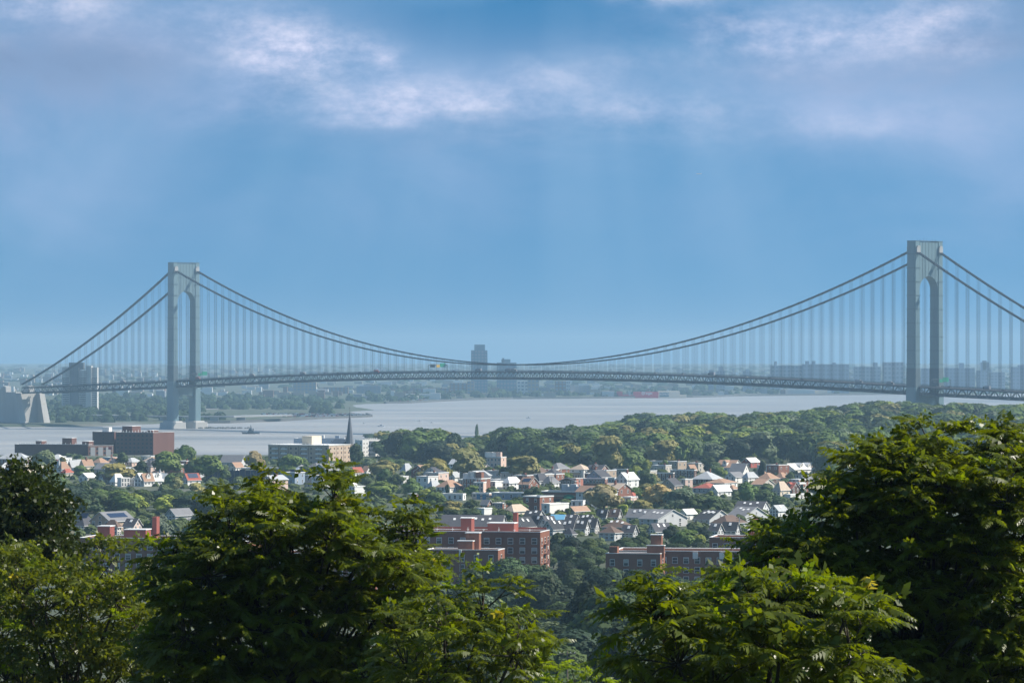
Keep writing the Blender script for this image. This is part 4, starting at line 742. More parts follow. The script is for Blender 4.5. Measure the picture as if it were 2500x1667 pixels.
def roofbox(nm, o, wl, wr, H, f0, f1, g0, g1, h, m, cap=True):
    p = MB().box(wr*g0, wr*g1, wl*(1-f1), wl*(1-f0), H-1.2, H+h).build(nm, m, o)
    if cap: MB().box(wr*g0-.2, wr*g1+.2, wl*(1-f1)-.2, wl*(1-f0)+.2, H+h, H+h+.25).build('cap', TRIM, p)
    return p
BG = 'red brick apartment blocks in the valley'
# block in the middle: main slab, lower front wing
o, wl, wr, H, s = block('brick_apartments', 'red brick apartment slab with white windows and red roof houses behind the tall leafy tree', 940, 1319, 1343, 1299, 1400, 1290, 11, AB, 6, 13, 3, ROOF['white'], (1.5, 1.75), True, 1.1, group=BG)
fx = lambda x, xl=940, xc=1319: (x-xl)/(xc-xl)
roofbox('roof_house', o, wl, wr, H, fx(1113), fx(1139), .45, .75, 3.9, RB); roofbox('roof_house', o, wl, wr, H, fx(1179), fx(1244), .45, .8, 2.4, RB); roofbox('chimney', o, wl, wr, H, fx(1233), fx(1243), .82, .95, 5.6, RB, False)
MB().box(wr-.35, wr-.05, wl*.02, wl*.98, H, H+.9).build('rear_parapet', RB, o)
for r in range(4):
    fe = MB(); z = H-4.2-r*3; fe.box(wr*.35, wr*.62, -1.3, 0, z, z+.1); fe.box(wr*.35, wr*.62, -1.3, -1.22, z+.1, z+1.0); fe.bar((wr*.36, -1.0, z), (wr*.6, -1.0, z-2.9), .12); fe.build('fire_escape', mat('fire_escape_iron', (.12, .06, .05), .7), o)
for k in range(9): q = wl*(.08+.1*k); MB().tube([(wr*.2, q, H-.9), (wr*.2, q, H+.5+random.random())], .07, 5).box(wr*.2-.3, wr*.2+.3, q-.3, q+.3, H+.5, H+.62).build('roof_vent', TRIM, o)
o, wl, wr, H, s = block('brick_apartments', 'lower red brick apartment wing with stepped penthouse in front of the main slab', 1040, 1216, 1232, 1343, 1430, 1262, 11, AB, 5, 5, 1, ROOF['white'], (1.3, 2.0), True, .8, group=BG)
fx = lambda x: (x-1040)/(1216-1040)
roofbox('penthouse', o, wl, wr, H, fx(1128), fx(1161), .5, .8, 5.0, AB); roofbox('penthouse', o, wl, wr, H, fx(1114), fx(1150), .2, .5, 2.6, AB)
MB().box(-.5, 0, wl*(1-fx(1127)), wl*(1-fx(1121)), H-1.9, H+.1).build('rain_head', TRIM, o); MB().box(-.2, -.02, wl*(1-fx(1125)), wl*(1-fx(1123)), 2, H-1.9).build('downpipe', AB, o)
# right block
o, wl, wr, H, s = block('brick_apartments', 'long red brick apartment block with a square roof turret beside the sunlit ailanthus', 1500, 1880, 1905, 1347, 1440, 1275, 9, AB, 5, 14, 2, ROOF['white'], (1.5, 1.75), True, 1.1, group=BG)
for k in range(3): MB().box(-.5, 0, wl*(.12+.17*k), wl*(.12+.17*k)+1.6, H-2.3, H-.2).build('rain_head', TRIM, o)
o, wl, wr, H, s = block('brick_apartments', 'projecting red brick wing with stepped chimney turret on its white roof', 1479, 1612, 1626, 1352, 1440, 1255, 12, AB, 5, 4, 1, ROOF['white'], (1.3, 1.8), True, 1.0, group=BG)
fx = lambda x: (x-1479)/(1612-1479)
roofbox('roof_turret', o, wl, wr, H, fx(1583), fx(1609), .5, .8, 5.6, AB); roofbox('turret_base', o, wl, wr, H, fx(1576), fx(1620)-.02, .3, .5, 2.4, AB); roofbox('corner_tower', o, wl, wr, H, fx(1487), fx(1507), .05, .4, 2.1, AB, False)
o, wl, wr, H, s = block('brick_apartments', 'rear red brick wing with white roof edge and tall red chimney beside the big leaves', 1733, 1900, 1925, 1313, 1400, 1345, 10, AB, 5, 6, 2, ROOF['white'], (1.5, 1.75), True, 1.1, group=BG)
fx = lambda x: (x-1733)/(1900-1733)
roofbox('roof_house', o, wl, wr, H, fx(1822), fx(1866), .3, .7, 2.2, RB); roofbox('chimney', o, wl, wr, H, fx(1823), fx(1837), .72, .9, 5.6, RB, False)
# left block
o, wl, wr, H, s = block('brick_apartments', 'dull red brick apartment block behind the bright poplar leaves with red roof houses', 185, 620, 645, 1316, 1420, 1285, 10, AB, 5, 16, 2, ROOF['lgrey'], (1.5, 1.75), True, 1.1, group=BG)
fx = lambda x: (x-185)/(620-185)
roofbox('roof_house', o, wl, wr, H, fx(219), fx(250), .3, .6, 3.4, RB); roofbox('roof_house', o, wl, wr, H, fx(285), fx(340), .3, .65, 2.4, RB); roofbox('chimney', o, wl, wr, H, fx(341), fx(352), .7, .9, 6.3, RB, False)
o, wl, wr, H, s = block('brick_apartments', 'lower brick wing with pale roof hidden behind the tall leafy tree', 560, 900, 925, 1352, 1420, 1265, 10, AB, 5, 12, 2, ROOF['white'], (1.5, 1.75), True, .9, group=BG)
roofbox('penthouse', o, wl, wr, H, .02, .1, .3, .7, 3, AB)
# dark brick slabs by the water
SG = 'dark brick slabs by the water'
o, wl, wr, H, s = block('brick_slab', 'tall dark brick slab with reddish sunlit end wall by the water', 278, 374, 418, 1056, 1135, 3080, 26, DB, 7, 9, 0, ROOF['lgrey'], (1.5, 1.3), False, .6, group=SG, framed=False)
roofbox('roof_house', o, wl, wr, H, .0, .27, .3, .7, 4.5, DB); roofbox('roof_house', o, wl, wr, H, .66, .80, .3, .6, 1.6, DB)
for k in range(12): MB().box(wr*.1, wr*.1+.3, wl*(.05+.08*k), wl*(.05+.08*k)+.3, H-.4, H+1.0+random.random()).build('roof_vent', TRIM, o)
o, wl, wr, H, s = block('brick_slab', 'tall dark brick wing with white plant box and brown roof houses by the water', 223, 279, 300, 1054, 1135, 3110, 26, DB, 7, 1, 0, ROOF['lgrey'], (.9, .9), False, .6, group=SG, framed=False)
roofbox('plant_box', o, wl, wr, H, .36, .66, .2, .5, 3.4, WALL['white'], False)
o, wl, wr, H, s = block('brick_slab', 'long low dark brick slab with three roof boxes by the water', 31, 216, 222, 1085, 1135, 2990, 12, DB, 0, 0, 0, ROOF['lgrey'], (1.5, 1.3), False, .6, group=SG, framed=False)
for f0, f1, h in ((.27, .35, 2.4), (.63, .76, 4.6), (.9, .99, 2.2)): roofbox('roof_house', o, wl, wr, H, f0, f1, .3, 1.6, h, DB)
for k in range(14): MB().box(.6, .9, wl*(.04+.068*k), wl*(.04+.068*k)+.3, H-.4, H+.8+random.random()*.8).build('roof_vent', TRIM, o)
o, wl, wr, H, s = block('brick_slab', 'lit brick wing with grey window bays between the low and tall slabs', 213, 216, 274, 1088, 1135, 2985, 62, W('slab_brick_lit_tint', (.24, .12, .085)), 5, 0, 7, ROOF['lgrey'], (1.5, 1.4), False, .6, group=SG, framed=False)  # lighter copy of the slab brick, sunlight put into the colour
for k in range(3): MB().box(wr*(.08+.31*k), wr*(.27+.31*k), -.12, -.005, 1, H-1).build('grey_bay', WALL['grey'], o)
fl_ = G(274, 1130); fp = empty('flagpole', fl_); tag(fp, 'white flagpole with a small striped flag before the dark brick slab', 'flagpole'); MB().tube([(0,0,-.5), (0,0,11)], .12, 6).build('pole', TRIM, fp); MB().box(-2.6, 0, -.03, .03, 8.9, 10.6).build('flag', mat('flag_red', (.5, .12, .12), .8), fp)
# tan apartments with balconies
TB = W('tan_brick', (.50, .38, .28), .08)
o, wl, wr, H, s = block('tan_apartments', 'tan brick apartment block with white roof edge and rows of white balconies', 651, 803, 851, 1087, 1150, 2690, 24, TB, 7, 12, 6, ROOF['white'], (1.1, 1.3), False, .5, framed=False)
MB().box(-.25, wr+.25, -.25, wl+.25, H-.1, H+.22).build('white_eave', TRIM, o)
roofbox('penthouse', o, wl, wr, H, .47, .63, .25, .7, 5.8, WALL['cream'], False)
for r in range(7):
    z = H-3.1-r*3
    MB().box(-.06, wr, -.06, .0, z+2.45, z+2.7).build('floor_band', TRIM if False else WALL['beige'], o)
    for f_ in (.115, .265, .60, .84): MB().box(-1.2, 0, wl*(1-f_)-2.2, wl*(1-f_)+2.2, z, z+1.05).build('balcony', WALL['white'], o)
for k in range(1, 6): MB().box(-.1, 0, wl*k/6-.12, wl*k/6+.12, 0, H-.6).build('downpipe', WALL['brown'], o)
for k in (1, 2): MB().box(wr*k/3-.2, wr*k/3+.2, -.1, 0, 0, H-.6).build('downpipe', WALL['brown'], o)
for k in range(16): MB().box(.5, .7, wl*(.03+.06*k), wl*(.03+.06*k)+.2, H, H+1.3).build('roof_post', TRIM, o)
# white block with dark balcony stack
o, wl, wr, H, s = block('white_apartments', 'white apartment block with a dark stack of balconies beside the church spire', 866, 885, 931, 1074, 1120, 2960, 40, WALL['white'], 4, 2, 0, ROOF['lgrey'], (.9, 1.3), False, .5, framed=False)
for r in range(5):
    for f_ in (.08, .23, .77, .9): put('window', window_mesh(.8, 1.2, False), o, (wr*f_, 0, H-2.6-r*3))
    MB().box(wr*.33, wr*.66, -.9, -.02, H-4.2-r*3, H-3.2-r*3).build('balcony', mat('dark_balcony', (.05, .075, .10), .6), o)
MB().box(wr*.34, wr*.65, -.3, 0, 1, H-.8).build('balcony_panel', mat('panel_dark', (.07, .09, .11), .8), o)  # dark flat panel standing proud of the wall behind the balcony stack
for k in range(7): MB().box(wr*.2, wr*.2+.5, wl*.2, wl*.2+.5, H, H+1.4).build('roof_vent', TRIM, o, (wr*.1*k, 0, 0))
# church
chg = Vector(((854-CX)/F*2800, 2800, e1((854-CX)/F*2800, 2800)-1)); ch = empty('church', chg, R(25)); tag(ch, 'church with a tall slim grey spire rising beside the white apartments', 'church'); zs = CH-(1080-YH)/(F/2800)-chg.z; za = CH-(996-YH)/(F/2800)-chg.z
slate = mat('spire_slate', (.16, .175, .20), .7, .1, .4); r8 = lambda r, n=8: [(r*math.cos(2*math.pi*k/n+.39), r*math.sin(2*math.pi*k/n+.39)) for k in range(n)]
MB().box(-2.9, 2.9, -2.9, 2.9, 0, zs-1).build('tower', WALL['tan'], ch); MB().frustum(r8(2.9), zs-1, r8(.07), za-1.5).build('spire', slate, ch); MB().box(-.08, .08, -.08, .08, za-1.6, za+1).box(-.5, .5, -.07, .07, za-.1, za+.1).build('cross', slate, ch)
MB().box(-7, 7, 3, 26, 0, 9).build('nave', WALL['tan'], ch); q = MB()
q.poly([(-7.5,3,9),(0,3,15),(0,26,15),(-7.5,26,9)]); q.poly([(7.5,3,9),(7.5,26,9),(0,26,15),(0,3,15)]); q.build('nave_roof', slate, ch)
for k in range(4): MB().box(-2.96, -2.9, -.5, .5, 3+k*4, 5.5+k*4).build('window', GLASS, ch)
# tall blue screen fence
fe = empty('screen_fence', (0, 0, 0)); tag(fe, 'tall dark blue mesh screen fence on posts below the school building', 'fence'); navym = mat('mesh_navy', (.045, .06, .11), .8, .12, .3)
a, b = G(505, 1176), G(800, 1176); n = 22
for k in range(n+1):
    p = a.lerp(b, k/n); p.z = e1(p.x, p.y); MB().tube([(p.x, p.y, p.z-.3), (p.x, p.y, p.z+7.3)], .12, 6).build('post', mat('post_rust', (.25, .17, .13), .8), fe)
    if k < n:
        q = a.lerp(b, (k+1)/n); q.z = e1(q.x, q.y); mb = MB(); hk = 6.2+.6*(k % 3 == 0)
        for yy, rv in ((-.05, 0), (.05, 1)):
            pts = [(p.x+.12, p.y+yy, p.z), (q.x-.12, q.y+yy, q.z), (q.x-.12, q.y+yy, q.z+hk), (p.x+.12, p.y+yy, p.z+hk)]; mb.poly(pts if not rv else pts[::-1])
        mb.poly([(p.x+.12, p.y-.05, p.z+hk), (q.x-.12, q.y-.05, q.z+hk), (q.x-.12, q.y+.05, q.z+hk), (p.x+.12, p.y+.05, p.z+hk)]); mb.build('mesh_panel', navym, fe)
# utility poles
pw = mat('pole_wood', (.22, .17, .12), .9, .1, 1)
for (x, yt, h, d, lab) in [(1385, 1589, 12, 600, 'wooden utility pole with crossarms above the dark valley trees'), (1805, 1262, 10, 1500, 'white utility post between the grey townhouses'), (1891, 1153, 11, 2330, 'thin pole standing among the orange roofs'), (1535, 1160, 11, 2040, 'thin pole in front of the big white house'), (1346, 1163, 11, 2060, 'thin pole before the pinkish white house'), (1276, 1170, 10, 2010, 'thin pole in front of the brick gable house'), (1461, 1158, 11, 2080, 'thin pole before the long brick row')]:
    X = (x-CX)/F*d; zt = CH-(yt-YH)/(F/d); zg = e1(X, d)-.3; p = empty('utility_pole', (X, d, zg)); tag(p, lab, 'utility pole', 'utility poles'); MB().tube([(0,0,0), (0,0,zt-zg)], [.16, .11], 7).build('pole', pw if d < 2000 and d != 1500 else TRIM if d == 1500 else pw, p)
    for z in (.35, 1.0): MB().box(-1.25, 1.25, -.06, .06, zt-zg-z-.07, zt-zg-z+.07).build('crossarm', pw, p)
    if d == 600:
        for k in (-1.1, -.5, .5, 1.1): MB().tube([(k, 0, zt-zg-.3), (k, 0, zt-zg-.05)], .05, 6).build('insulator', TRIM, p)

sp = []
for _ in range(2600):
    d = random.uniform(1380, 2900); x = random.uniform(-40, 2120); X = (x-CX)/F*d
    if any(abs(X-f[0]) < f[2]+1.5 and abs(d-f[1]) < f[2]+1.5 for f in FOOT): continue
    q = random.uniform(3, 7.5); sp.append((X, d, q, q*random.uniform(.5, .9)))
far_woods('garden_greenery', sp, 'low hedges and shrubs filling the gardens between the houses', leaf_mat('hedge_leaf', (.10, .13, .05), (.12, .16, .03), .15, .06, .7, .1))
# ---------------------------------------------------------------- boats and wakes
navyg = mat('hull_grey', (.07, .085, .11), .5, .05); bw = mat('boat_white', (.75, .75, .75), .4, .03); wake = mat('wake_foam', (.75, .76, .77), .7, .1, .2)
def hull(L, B, H, m): q = L/2; return MB().frustum([(-q,-B*.42),(q*.55,-B*.42),(q*.9,0),(q*.55,B*.42),(-q,B*.42)], -.4, [(-q-.3,-B/2),(q*.5,-B/2),(q*1.05,0),(q*.5,B/2),(-q-.3,B/2)], H)
g = gpx(612, 1059); tg = empty('patrol_ship', (*g, 0), R(180)); tag(tg, 'dark grey patrol ship with a lattice mast under way before the bridge tower', 'ship')
hull(21, 5.8, 2.1, navyg).build('hull', navyg, tg); MB().frustum([(-4,-2),(4,-2),(4,2),(-4,2)], 1.9, [(-3.5,-1.9),(3,-1.9),(3,1.9),(-3.5,1.9)], 4.2).build('deckhouse', navyg, tg); MB().frustum([(-1.5,-1.6),(2.4,-1.6),(2.4,1.6),(-1.5,1.6)], 4.2, [(-1.2,-1.5),(1.8,-1.5),(1.8,1.5),(-1.2,1.5)], 6.3).build('bridge_house', navyg, tg)
MB().bar((-.3,0,6.3), (-.1,0,11), .4).bar((-1.3,0,6.0), (-.1,0,10), .25).bar((.9,0,6.3), (-.1,0,10), .25).box(-1.2, 1, -.1, .1, 8.6, 8.8).build('mast', navyg, tg); MB().box(-3.4, -2.2, -.7, .7, 4.2, 6.6).build('funnel', navyg, tg); MB().box(2.2, 2.5, -1.3, 1.3, 4.9, 5.7).build('wheelhouse_window', GLASS, tg)
BO = [(930, 1041, 9, 'white motor cruiser trailing a long foam wake', 1), (1023, 1028, 5, 'small open boat crossing the middle of the bay', 1), (1053, 1032, 4.5, 'tiny speedboat with a short wake behind the spire', 1), (888, 1034, 4, 'tiny dark boat near the promenade tip', 0), (1290, 1021, 7, 'pale boat just clear of the wooded hill', 0)]
for (x, y, L, lab, wk) in BO:
    g = gpx(x, y); b = empty('motor_boat', (*g, 0), R(180)); tag(b, lab, 'boat', 'small boats on the bay'); hull(L, L*.33, L*.14, bw).build('hull', bw, b); MB().frustum([(-L*.2,-L*.11),(L*.18,-L*.11),(L*.18,L*.11),(-L*.2,L*.11)], L*.14, [(-L*.17,-L*.1),(L*.08,-L*.1),(L*.08,L*.1),(-L*.17,L*.1)], L*.32).build('cabin', bw, b); MB().box(-L*.1, L*.12, -L*.115, L*.115, L*.2, L*.27).build('cabin_window', GLASS, b); MB().bar((-L*.1,0,L*.3), (-L*.1,0,L*.5), .1).build('mast', bw, b)
pl = empty('airplane', ((1706-CX)/F*16000, 16000, CH+(YH-425)/F*16000), R(-80)); tag(pl, 'tiny airliner flying high in the clear sky', 'airplane'); pm_ = mat('plane_white', (.6, .62, .65), .4, .02)
MB().tube([(0,-11,0), (0,-9,.2), (0,8,.2), (0,11,.8)], [.3, 1.2, 1.2, .3], 8).build('fuselage', pm_, pl); MB().poly([(-11,2,.2),(-1,-3,0),(1,-3,0),(11,2,.2),(1,1,0),(-1,1,0)]).poly([(-11,2,.4),(-1,1,.3),(1,1,.3),(11,2,.4),(1,-3,.3),(-1,-3,.3)]).build('wing', pm_, pl); MB().poly([(0,8,1),(0,11,1),(0,12,4.2),(0,10.6,4.2)]).build('tail_fin', pm_, pl)
wk = MB()
for (x0, x1, y, wd) in [(935, 1080, 1041.6, 9), (1026, 1045, 1028.4, 6), (1055, 1100, 1032.3, 6), (622, 640, 1059.5, 8), (590, 610, 1058.5, 4)]:
    p, q = gpx(x0, y), gpx(x1, y-.3)
    for k in range(14):
        a0, a1 = k/14, (k+.8)/14; xa, xb = p[0]+(q[0]-p[0])*a0, p[0]+(q[0]-p[0])*a1; yy = p[1]+random.uniform(-4, 4); wk.poly([(xa, yy-wd*(1-a0*.6), .05), (xb, yy-wd*(1-a1*.6), .05), (xb, yy+wd*(1-a1*.6), .05), (xa, yy+wd*(1-a0*.6), .05)])
tag(wk.build('boat_wake', wake), 'thin white foam wakes behind the boats on the bay', 'foam', kind='stuff')
# ---------------------------------------------------------------- trees of the town, the wood and the valley
def crown_mesh(seed, nl=13, nq=1900, tall=1.0, q=.048):
    """unit tree crown (width 1, top at z = 1): leaf clumps over many lobes round a loose core"""
    r = np.random.default_rng(seed); V = []; Qd = []
    cen = []; 
    for i in range(nl):
        a = r.uniform(0, 6.28); rr = r.uniform(.05, .30)**.9; zz = r.uniform(.36, .80); cen.append((rr*math.cos(a)*(1.25-zz*.75), rr*math.sin(a)*(1.25-zz*.75), zz, r.uniform(.15, .24)))
    cen.append((0, 0, .80, .19)); cen.append((0, 0, .55, .28))
    cen = np.array(cen); idx = r.integers(0, len(cen), nq); P = r.normal(size=(nq, 3)); P /= np.linalg.norm(P, axis=1)[:, None]; P[:, 2] = np.where(r.random(nq) < .6, np.abs(P[:, 2]), P[:, 2])
    C = cen[idx, :3]+P*cen[idx, 3:4]*r.uniform(.72, 1.05, (nq, 1))*np.array([1, 1, .8]); cn = (C-np.array([0, 0, .40]))/np.array([.5, .5, .5]); cn /= np.linalg.norm(cn, axis=1)[:, None]; Nn = P*.55+cn*.75+r.normal(0, .22, P.shape); Nn /= np.linalg.norm(Nn, axis=1)[:, None]
    u = np.cross(Nn, r.normal(size=(nq, 3))); u /= np.linalg.norm(u, axis=1)[:, None]; v = np.cross(Nn, u); sz = q*r.uniform(.5, 1.1, (nq, 1))
    quad = np.stack([C-u*sz-v*sz*.7, C+u*sz*.8-v*sz, C+u*sz+v*sz*.75, C-u*sz*.75+v*sz], 1); quad += r.normal(0, q*.18, quad.shape)
    V.append(quad.reshape(-1, 3)); Qd.append(np.arange(4*nq).reshape(-1, 4)); n = 4*nq
    for c in cen:                                            # cores in the same leaf colour keep the far side from showing everywhere
        ph = np.linspace(0, 6.283, 7)[:-1]; rings = [(-.6, .55), (0, .78), (.55, .55)]; b = n
        vs = [(c[0]+c[3]*k*math.cos(a), c[1]+c[3]*k*math.sin(a), c[2]+c[3]*.72*h) for h, k in rings for a in ph]; V.append(np.array(vs)); n += len(vs)
        for i in range(2):
            for k in range(6): Qd.append(np.array([[b+i*6+k, b+i*6+(k+1) % 6, b+(i+1)*6+(k+1) % 6, b+(i+1)*6+k]]))
        Qd.append(np.array([[b+12, b+13, b+14, b+15], [b+12, b+15, b+16, b+17]]))
    V = np.concatenate(V); V[:, 2] = (V[:, 2]-.05)*1.02
    return V, np.concatenate(Qd)
LEAF = leaf_mat('crown_leaf', None, None, .12, .09, .6, .12, usecol=True); BARK = mat('bark', (.10, .08, .06), .95, .15, 2)
CROWNS = [np_mesh('crown', *crown_mesh(k), LEAF) for k in range(9)]
FINE = [np_mesh('crown', *crown_mesh(80+k, 18, 6500, 1, .024), LEAF) for k in range(4)]
CONES = [np_mesh('crown', *(lambda V, Q: (V*np.array([.55, .55, 1.0])*np.where(V[:, 2:3] > .5, np.array([[.8, .8, 1]]), 1), Q))(*crown_mesh(30+k, 16, 1800)), LEAF) for k in range(2)]
def trunk_mesh(seed):
    r = random.Random(seed); mb = MB(); mb.tube([(0,0,-.03), (.01,0,.2), (0,.01,.45)], [.035, .026, .018], 7)
    for k in range(5): a = k*1.26+r.random(); mb.tube([(0,0,.22+.04*k), (.13*math.cos(a), .13*math.sin(a), .42+.04*k), (.26*math.cos(a), .26*math.sin(a), .55+.05*k)], [.016, .010, .004], 5)
    return mb.mesh('trunk', BARK)
TRUNKS = [trunk_mesh(k) for k in range(4)]
TCOL = dict(D=(.066, .098, .034), G=(.11, .16, .042), O=(.24, .22, .078), Y=(.20, .24, .045), B=(.13, .165, .085), T=(.32, .255, .125), S=(.13, .155, .10), K=(.032, .050, .026))
TWORD = dict(D='dark green', G='mid green', O='olive', Y='bright yellow-green', B='pale blue-green', T='tan leaved', S='silvery green', K='deep shadowy green')
TREES = []
def tree(X, Y, h, w_, c, where, conic=False, zg=None):
    zg = e1(X, Y) if zg is None else zg; o = empty('tree', (X, Y, zg-.3), random.random()*6.28); o.scale = (w_, w_*random.uniform(.9, 1.05), h)
    tag(o, f"{TWORD[c]} {'narrow pointed' if conic else 'round crowned'} tree {where}", 'tree', f"{TWORD[c]} trees {where}")
    put('trunk', random.choice(TRUNKS), o); cr = put('crown', random.choice(CONES if conic else FINE if Y < 1400 else CROWNS), o); k = random.uniform(.72, 1.3); t = random.uniform(-.12, .12)
    cr.color = tuple(max(.005, v*k*(1+q)) for v, q in zip(TCOL[c], (t, t*.3, -t)))+(1,); TREES.append((X, Y, w_)); return o
def ptree(x, yt, yb, w_, c, where, conic=False, back=0, dfix=None):
    d = dfix or G(x, yb).y+back; s = F/d; X = (x-CX)/s; zg = e1(X, d); h = CH-(yt-YH)/s-zg; tree(X, d, max(h, 3), w_/s*1.08, c, where, conic)
TW = 'standing among the town houses'
for a in [(105,1093,1168,78,'B'),(152,1110,1152,34,'O'),(195,1106,1135,34,'G'),(40,1108,1125,26,'O'),(197,1131,1170,52,'G'),(285,1124,1182,98,'O'),(345,1119,1168,46,'D'),(405,1094,1168,98,'G'),(452,1079,1150,66,'G'),(505,1104,1178,84,'G'),(470,1118,1172,46,'D'),(620,1094,1155,62,'T'),(705,1103,1168,76,'G'),
          (432,1158,1202,42,'O'),(480,1172,1218,46,'O'),(868,1076,1150,44,'D'),(905,1055,1090,56,'D'),(938,1116,1172,80,'O'),(890,1150,1192,40,'D'),(930,1168,1222,88,'Y'),(968,1152,1192,48,'D'),(1006,1166,1214,56,'G'),(1068,1113,1182,78,'O'),(1030,1146,1182,46,'O'),(1040,1188,1230,52,'Y'),(1062,1190,1230,40,'K'),
          (1142,1083,1178,100,'O'),(1151,1180,1212,38,'G'),(1192,1134,1175,60,'D'),(1152,1214,1244,40,'D'),(1098,1218,1254,66,'O'),(1110,1238,1270,55,'D'),(1152,1236,1271,60,'D'),(1262,1214,1258,64,'G'),(1207,1246,1272,32,'D'),(1243,1250,1272,28,'D'),(1311,1184,1228,26,'D'),(1360,1186,1200,16,'D'),(1386,1236,1264,22,'D'),(1366,1246,1268,36,'Y'),(1436,1246,1270,44,'Y'),
          (1475,1176,1256,108,'T'),(1502,1236,1258,40,'T'),(1608,1173,1244,90,'T'),(1656,1186,1254,102,'B'),(1562,1214,1254,70,'O'),(1590,1236,1258,48,'O'),(1700,1206,1256,60,'D'),(1740,1204,1256,70,'D'),(1790,1215,1240,44,'D'),(1826,1174,1234,64,'G'),(1870,1188,1244,66,'D'),(1902,1205,1246,56,'D'),(1552,1130,1182,48,'Y'),(1578,1138,1190,46,'D'),(1615,1140,1172,44,'D'),
          (1521,1195,1212,14,'D'),(1546,1194,1212,16,'D'),(1460,1150,1178,52,'G'),(1735,1110,1160,50,'D'),(1772,1112,1140,38,'G'),(1895,1112,1150,44,'D'),(1930,1148,1178,28,'D'),(1985,1180,1206,26,'K'),(2000,1190,1222,40,'S'),(2030,1180,1215,44,'G'),(1272,1104,1184,116,'O'),(1330,1118,1172,80,'D'),(1375,1128,1166,60,'G'),(1420,1130,1160,56,'D'),
          (700,1150,1180,40,'D'),(640,1160,1190,44,'D'),(760,1150,1180,40,'G'),(840,1150,1185,36,'D'),(240,1140,1160,30,'G'),(232,1170,1200,36,'D'),(1735,1195,1212,20,'Y'),(1690,1140,1160,30,'D')]:
    ptree(*a, TW)
ptree(1092, 1178, 1208, 32, 'D', TW, True); ptree(1860, 1118, 1170, 58, 'K', TW, True); ptree(1958, 1178, 1206, 20, 'K', TW, True)
nt = 0
for _ in range(1500):
    if nt >= 58: break
    z_ = random.random(); x = random.uniform(1040, 1560) if z_ < .5 else random.uniform(1560, 2080) if z_ < .75 else random.uniform(600, 1040) if z_ < .88 else random.uniform(120, 560); yb = random.uniform(1168, 1268) if 1040 < x < 1560 else random.uniform(1150, 1240) if x >= 1560 else random.uniform(1135, 1200)
    g = G(x, yb); s = F/g.y; h = random.uniform(6, 10.5); w_ = random.uniform(7, 12); yt = yb-h*s
    if any(math.hypot(g.x-f[0], g.y-f[1]) < f[2]*.95+2.0 for f in FOOT) or any(math.hypot(g.x-t[0], g.y-t[1]) < 7 for t in TREES): continue
    if sum(1 for f in FOOT if f[7] > g.y and f[3] < x < f[4] and yt < f[5]+.35*(f[6]-f[5]) < yb) > 0: continue
    nt += 1; tree(g.x, g.y, h, w_, random.choices('OGYDB', (2, 4, 3, 2, 2))[0], 'in the small gardens of the town')
LT = 'beside the left brick apartments'
for a in [(392,1248,1330,74,'S'),(360,1262,1330,44,'G'),(470,1262,1320,60,'G'),(160,1270,1330,60,'D'),(545,1250,1310,70,'D')]: ptree(*a, LT)
BT = 'in the dark belt above the left townhouses'
nb = 0
for _ in range(400):
    x = random.uniform(118, 570); yb = random.uniform(1195, 1264); g = G(x, yb)
    if nb >= 36 or any(math.hypot(g.x-t[0], g.y-t[1]) < 7.5 for t in TREES): continue
    lim = np.interp(x, [118, 200, 270, 300, 420, 500, 560], [1160, 1172, 1180, 1188, 1188, 1185, 1180]); s = F/g.y; yt = max(lim+random.uniform(0, 14), yb-random.uniform(48, 74)); h = (yb-yt)/s
    if h < 6 or any(abs(g.x-f[0]) < f[2]+3 and abs(g.y-f[1]) < f[2]+4 for f in FOOT): continue
    nb += 1; tree(g.x, g.y, h, random.uniform(12, 18), random.choices('DKGY', (5, 4, 2.5, .9))[0], BT)
n0 = len(TREES)
# the wooded hill by the water: heights follow the tree line against the bay
LX = [925,960,1010,1060,1100,1118,1135,1150,1180,1205,1230,1260,1300,1330,1370,1420,1470,1500,1520,1560,1600,1640,1680,1720,1760,1790,1810,1830,1880,1950,2000,2060,2130,2180,2240,2300,2360,2420,2520]
LY = [1052,1043,1039,1036,1046,1070,1085,1062,1056,1046,1023,1020,1018,1013,1006,1008,1006,1010,1004,999,997,1004,999,1001,1001,1012,1015,1001,997,1000,987,981,976,971,979,984,977,985,981]
HW = 'on the wooded hill by the water'
BOT = lambda x: np.interp(x, [925, 1000, 1080, 1180, 1330, 1500, 1560, 1700, 1880, 2000, 2060, 2520], [1112, 1122, 1128, 1112, 1135, 1148, 1140, 1128, 1122, 1140, 1200, 1240])
cells = {}
def crowded(X, Y, r):
    k = (int(X//20), int(Y//20))
    return any(math.hypot(X-a, Y-b) < r for i in (-1, 0, 1) for j in (-1, 0, 1) for a, b in cells.get((k[0]+i, k[1]+j), ()))
def woods():
    N = 24000; x = rng.uniform(930, 2500, N); d = rng.uniform(2150, 4300, N); X = (x-CX)/F*d; ys = np.interp(X, SHORE[:,0], SHORE[:,1]); z = E(X, d); yb = YH+F*(CH-z)/d
    ok = (d < ys-25) & (yb < BOT(x)+8) & ~((x > 2040) & (x < 2230) & (np.abs(YH+F*(CH-z-8)/d-1024) < 9)); spots = []
    for x, d, X in zip(x[ok], d[ok], X[ok]):
        if crowded(X, d, 14.5+max(0, (d-2800)/1500)*2.5) or any(math.hypot(X-f[0], d-f[1]) < f[2]+7 for f in FOOT): continue
        cells.setdefault((int(X//20), int(d//20)), []).append((X, d)); spots.append((float(x), float(d), float(X)))
    return spots
SPOTS = woods(); rest = []
def vis(sp):                                                   # rough rank of how large each shows: near ones and the tree line first
    x, d, X = sp; return -d
SPOTS.sort(key=lambda q: q[1]); lim_n = 66
keep = set(); back = sorted(range(len(SPOTS)), key=lambda i: -SPOTS[i][1])
colmax = {}
